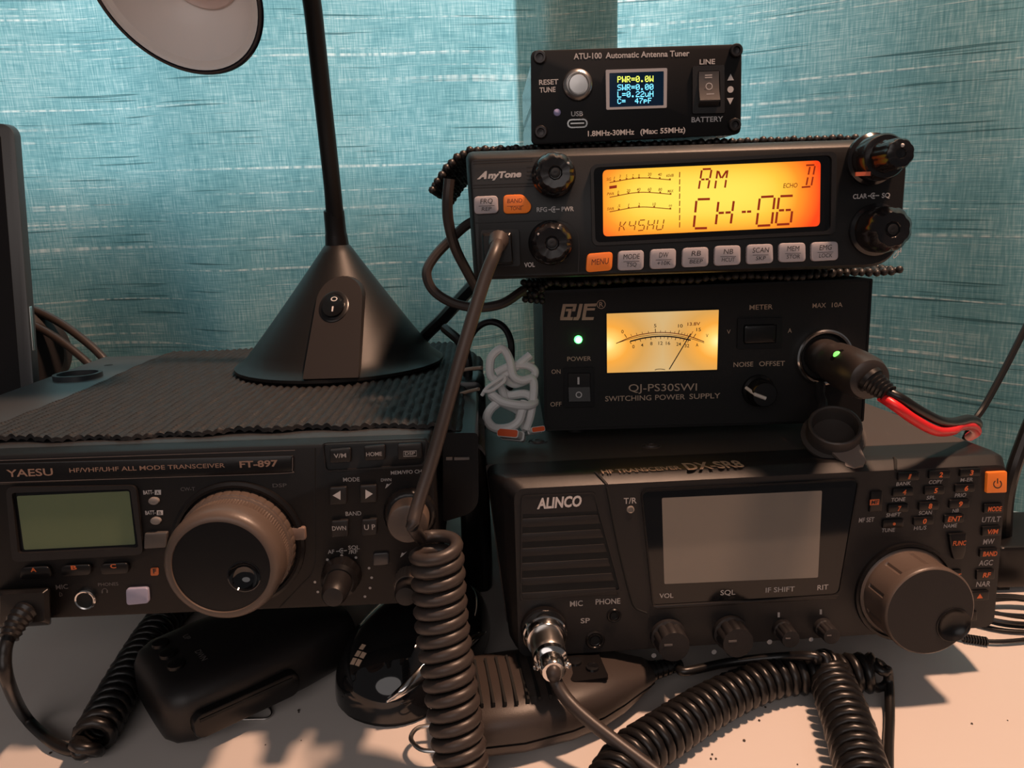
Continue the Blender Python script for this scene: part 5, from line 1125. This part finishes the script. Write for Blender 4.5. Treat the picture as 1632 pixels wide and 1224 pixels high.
# cigar-lighter plug with red and black lead in the power supply socket
cq = PS.world((SX, -2, SZ)); cp_ = thing('cigar_plug_lead', 'black cigar-lighter plug with green light and red and black wires, in the power supply', 'plug lead', loc=tuple(cq)); po = tuple(cq)
e0 = PS.world((SX - 1, 3, SZ + 1)); e1w = at(1388, 606, 352); ca = (e1w - e0).normalized(); Lc = (e1w - e0).length
upc = Vector((0, 0, 1))
MB().lathe(e0, [(9.6, 0), (9.6, Lc * .3), (10.6, Lc * .36), (11.2, Lc * .5), (11.4, Lc * .75), (11.0, Lc * .9), (9.6, Lc * .98), (7.6, Lc)], 40, ca, upc).build('plug_body', mat('plug_plastic', (.034, .028, .026), .34), cp_, po)
gp = at(1339, 571, 372)
rel = gp - e0; hgt = rel.dot(ca); rad = (rel - ca * hgt); gp2 = e0 + ca * hgt + rad.normalized() * 10.6
MB().lathe(gp2 - rad.normalized() * 1.0, [(4.2, 0), (3.8, 1.2), (2.8, 1.5)], 24, rad.normalized()).build('lamp_window', PLS, cp_, po)
MB().lathe(gp2, [(1.9, 0), (1.8, .8), (1.1, 1.5), (.2, 1.7)], 18, rad.normalized()).build('led', mat('green_led_soft', (.1, .6, .2), .3, emit=(.22, 1, .13), es=1.6), cp_, po)
s1 = e1w; s2 = at(1416, 628, 344); sa = (s2 - s1).normalized(); SL = (s2 - s1).length; b = MB()
b.lathe(s1 - sa * 1, [(7.0, 0), (6.6, 2)] + [(5.9 - .12 * k - (.8 if k % 2 else 0), 2 + (SL - 1) * k / 10) for k in range(11)], 28, sa, upc); b.build('strain_relief', RUBBERB, cp_, po)
P = cr([s2 - sa * 3, at(1434, 634, 342), at(1462, 652, 343), at(1496, 670, 349), at(1520, 673, 360), at(1545, 668, 374), at(1558, 675, 385), at(1552, 690, 400)], 10); MB().tube(P, 2.4, 12).build('black_wire', RUBBERB, cp_, po)
P = cr([s2 - sa * 3 + Vector((-1, 0, -3)), at(1428, 648, 340), at(1456, 668, 341), at(1490, 686, 346), at(1516, 686, 356), at(1530, 679, 366), at(1548, 679, 376), at(1556, 688, 388), at(1545, 696, 402)], 10); MB().tube(P, 2.5, 12).build('red_wire', REDW, cp_, po)

# white charging cable bundle beside the power supply
wb = at(822, 690, 398); wt_ = thing('charging_cable', 'white charging cable tied in a bundle, orange plug tongues, left of the power supply', 'cable', loc=tuple(wb)); po = tuple(wb)
def pth(l): return cr([at(*p) for p in l], 8)
MB().tube(pth([(806, 640, 402), (795, 610, 403), (782, 598, 403), (783, 570, 404), (800, 556, 405), (812, 572, 402), (818, 598, 399), (832, 606, 399), (848, 604, 400), (851, 622, 399), (846, 660, 396), (838, 684, 395)]), 2.3, 10).build('loop', WHITEC, wt_, po)
MB().tube(pth([(838, 684, 395), (828, 668, 400), (826, 655, 402), (790, 637, 400), (783, 625, 399), (790, 612, 402), (828, 580, 404), (845, 566, 406)]), 2.3, 10).build('loop', WHITEC, wt_, po)
MB().tube(pth([(783, 628, 397), (800, 640, 394), (822, 645, 393), (842, 646, 394), (852, 640, 398), (838, 628, 402), (812, 630, 404), (800, 622, 404)]), 2.4, 10).build('loop', WHITEC, wt_, po)
MB().tube(pth([(796, 640, 396), (782, 652, 395), (776, 668, 393), (788, 682, 391), (810, 682, 390), (826, 672, 391), (832, 655, 394), (836, 640, 397)]), 2.5, 10).build('loop', WHITEC, wt_, po)
MB().tube(pth([(790, 594, 402), (812, 584, 403), (838, 582, 404), (852, 590, 404), (848, 602, 404), (822, 612, 404), (806, 606, 402)]), 2.2, 10).build('loop', WHITEC, wt_, po)
MB().tube(pth([(768, 630, 396), (776, 618, 395), (790, 608, 395), (803, 600, 396), (803, 608, 395), (784, 622, 394), (770, 624, 395)]), 1.0, 8).build('tie', WHITEC, wt_, po)
def usb(c_, dirv, wdt, hgt_, ln):
    d = Vector(dirv).normalized(); e = Vector((0, 0, 1)); e = (e - d * e.dot(d)).normalized(); s_ = d.cross(e)
    rg = lambda o, a, h: [tuple(c_ + d * o + s_ * x + e * z) for x, z in rr(0, 0, a, h, h * .3, 4)]
    sh_ = MB().loft([rg(-ln - 9, wdt * .8, hgt_ * .9), rg(-ln, wdt * 1.12, hgt_ * 1.2), rg(-ln + .5, wdt, hgt_), rg(0, wdt, hgt_)]).build('plug', WHITEC, wt_, po)
    MB().loft([rg(-.5, wdt * .93, hgt_ * .82), rg(.3, wdt * .93, hgt_ * .82)]).build('orange_tongue', ORU, sh_, po)
usb(at(809, 690, 386), (-.30, -.80, .45), 12, 4.6, 8); usb(at(858, 684, 392), (.28, -.85, .40), 7.6, 3.0, 6)

# cables at the left of the stack
cable('speaker_lead', 'brown-grey lead dropping from the drooping mat behind the orange-screen radio', 'cable', [at(*p) for p in ((716, 285, 372), (713, 320, 372), (715, 355, 374), (726, 396, 378), (744, 432, 385), (765, 470, 392))], 2.6, RUBBER)
cable('power_lead', 'brown-grey lead looping out at the left of the orange-screen radio', 'cable', [at(*p) for p in ((770, 345, 400), (742, 360, 398), (715, 385, 395), (692, 410, 392), (680, 435, 390), (690, 462, 390), (720, 482, 391), (760, 490, 393), (800, 484, 396), (835, 462, 402))], 2.5, RUBBER)
cable('lamp_cord', 'thick black cord rising from behind the lamp base towards the radio stack', 'cable', [at(*p) for p in ((662, 562, 560), (676, 537, 520), (708, 505, 500), (740, 470, 470), (770, 440, 440))], 4.2, RUBBERB)
cable('thin_cable', 'thin black cable arching behind the white charging cable', 'cable', [at(*p) for p in ((740, 560, 470), (756, 527, 468), (778, 513, 466), (800, 519, 464), (813, 540, 460), (815, 570, 455), (812, 620, 440))], 2.1, RUBBERB)
bw = 'short beige wire between the two transceivers'
cable('beige_wire', bw + ', upper of the two', 'wire', [at(*p) for p in ((728, 592, 440), (748, 588, 436), (768, 586, 430))], 1.1, BEIGEW, group='beige wires')
cable('beige_wire', bw + ', lower of the two', 'wire', [at(*p) for p in ((728, 630, 420), (746, 624, 416), (763, 620, 410))], 1.0, BEIGEW, group='beige wires')
bx = at(752, 640, 432); MB_ = MB()
cb = thing('power_brick', 'black power brick standing on end in the gap between the two transceivers', 'power adapter', loc=(bx.x, 452, 0))
x0 = at(724, 640, 440).x; x1_ = at(772, 640, 440).x; zt2 = at(750, 606, 440).z
MB().box(x0, x1_, 438, 466, .3, zt2, 3).build('body', PLS, cb, (bx.x, 452, 0)); MB().tube(cr([(x0 + 8, 452, zt2 - 2), (x0 + 8, 452, zt2 + 10), (x0 + 4, 456, zt2 + 20), (x0 - 6, 470, zt2 + 26)], 6), 3, 10).build('lead', RUBBERB, cb, (bx.x, 452, 0))

# right-hand side: hanging lead, thick cable, dark box, coil of thin cable on the desk
cable('thin_lead', 'thin straight black lead slanting down behind the cigar-plug wires at right', 'cable', [at(*p) for p in ((1660, 470, 455), (1632, 527, 450), (1600, 590, 444), (1570, 645, 438), (1552, 672, 434), (1538, 700, 436))], 2.0, RUBBERB)
cable('thick_cable', 'thick black cable rising at the right edge behind the right transceiver', 'cable', [at(*p) for p in ((1670, 600, 440), (1650, 655, 436), (1632, 700, 432), (1614, 752, 428), (1604, 800, 430), (1600, 880, 440))], 4.0, RUBBERB)
ob = onz(1592, 946, 0); bxo = thing('dark_box', 'low black box on the desk at the right edge, behind the right transceiver', 'box', loc=(ob.x + 45, ob.y + 30, 0)); ori = (ob.x + 45, ob.y + 30, 0)
MB().box(ob.x - 4, ob.x + 100, ob.y, ob.y + 50, 3, at(1612, 872, ob.y).z, 2.5).build('body', PLS, bxo, ori)
for sx in (5, 90): MB().box(ob.x + sx - 4, ob.x + sx + 4, ob.y + 4, ob.y + 46, 0, 4).build('foot', PLK, bxo, ori)
b = MB(); rng = random.Random(3); cx_, cy_ = onz(1618, 980, 3).xy; pts = []
for k in range(90):
    a = k * .42; wob = 1 + .10 * math.sin(a * .37) + .06 * math.sin(a * 1.7); pts.append((cx_ + 26 * wob * math.cos(a), cy_ + 13 * wob * math.sin(a), 3 + 6 * (k / 90) + 2 * math.sin(a * .9 + 1)))
b.tube(cr(pts, 4), 1.15, 8)
tag(b.build('thin_cable', RUBBERB, None, pts[0]), 'coil of thin black cable on the desk right of the big dial', 'cable')
P = cr([onz(*p, 2.5) for p in ((1515, 1012), (1545, 1019), (1575, 1022), (1605, 1022), (1650, 1018))], 8)
pr = thing('thin_lead', 'thin black lead with ribbed sleeve lying on the desk beside the big dial', 'cable', loc=tuple(P[0])); MB().tube(P, 1.2, 8).build('lead', RUBBERB, pr, tuple(P[0]))
b = MB()
for i in range(9):
    c_ = onz(1536 + i * 4.4, 1016.5 + i * .7, 2.6); b.lathe(c_, [(2.3, -.45), (2.5, 0), (2.3, .45)], 14, (1, -.05, 0), (0, 0, 1))
b.build('ribbed_sleeve', RUBBERB, pr, tuple(P[0]))

# left edge: upright dark screen and the curved double strap behind it
sd = 500; tl_ = at(9, 195, sd); br_ = at(30, 622, sd); sx1 = at(31, 600, sd).x
sbx = thing('monitor', 'dark upright screen with rounded corner, cut off by the left edge', 'monitor', loc=(sx1 - 110, sd + 4, 0)); ori = (sx1 - 110, sd + 4, 0)
zz0 = 60; zz1 = at(9, 195, sd + 38).z
def back(b): b.v = [(v[0], v[1] + (v[2] - 60) * .19, v[2]) for v in b.v]; return b
back(MB().prism(rr(sx1 - 110, (zz0 + zz1) / 2, 220, zz1 - zz0, 9, 8), sd, sd + 8, .8, .8)).build('bezel', SLATE, sbx, ori)
back(MB().prism(rr(sx1 - 112, (zz0 + zz1) / 2, 206, zz1 - zz0 - 14, 2, 3), sd - .3, sd + .2)).build('display_glass', GLASS_BLK, sbx, ori)
back(MB().box(sx1 - 1.2, sx1 + .3, sd + 2, sd + 5, zz0 + 90, zz0 + 120, .4)).build('side_key', STEEL, sbx, ori)
MB().prism([(sx1 - 150, 4), (sx1 - 70, 4), (sx1 - 90, zz0 + 30), (sx1 - 130, zz0 + 30)], sd + 8, sd + 14).build('stand_neck', SLATE, sbx, ori); MB().box(sx1 - 170, sx1 - 50, sd - 10, sd + 90, 0, 4.5, 1).build('stand_base', SLATE, sbx, ori)
hp_ = [at(*p) for p in ((-60, 452, 610), (10, 476, 606), (40, 488, 604), (75, 503, 600), (110, 524, 596), (150, 556, 592), (175, 585, 588), (190, 620, 586), (190, 720, 584))]
hd = thing('headphones', 'black headphones with double curved headband, behind the dark screen at left', 'headphones', loc=tuple(hp_[-1])); po = tuple(hp_[-1])
b = MB().tube(cr(hp_, 8), 3.2, 12).build('headband', mat('brown_black_band', (.045, .034, .030), .32), hd, po)
MB().tube(cr([p + Vector((-4, -8, -7.5)) for p in hp_], 8), 3.0, 12).build('headband', bpy.data.materials['brown_black_band'], hd, po)
ec = at(36, 562, 598); MB().lathe(ec, [(30, -12), (34, -6), (34, 6), (28, 12), (10, 14)], 40, (.5, -.8, 0), (0, 0, 1)).build('ear_pad', PLK, hd, po)

# crumbs of dust on the desk
b = MB(); rng = random.Random(11)
for px, py in ((1174, 1135), (1220, 1127), (1186, 1180), (1135, 1202), (1141, 1209), (1133, 1209), (1271, 1218), (1549, 1153), (1210, 1148), (80, 1200), (423, 1187), (476, 1135), (1606, 1148), (476, 1132), (1100, 1180), (480, 1180)):
    c_ = onz(px, py, .3); b.sphere(c_, rng.uniform(.3, .75), 6, 4, (1, 1.2, .6))
tag(b.build('crumbs', mat('crumb', (.06, .045, .035), .8), None, (0, 300, 0)), 'dark crumbs scattered over the off-white desk top', 'crumbs', kind='stuff')
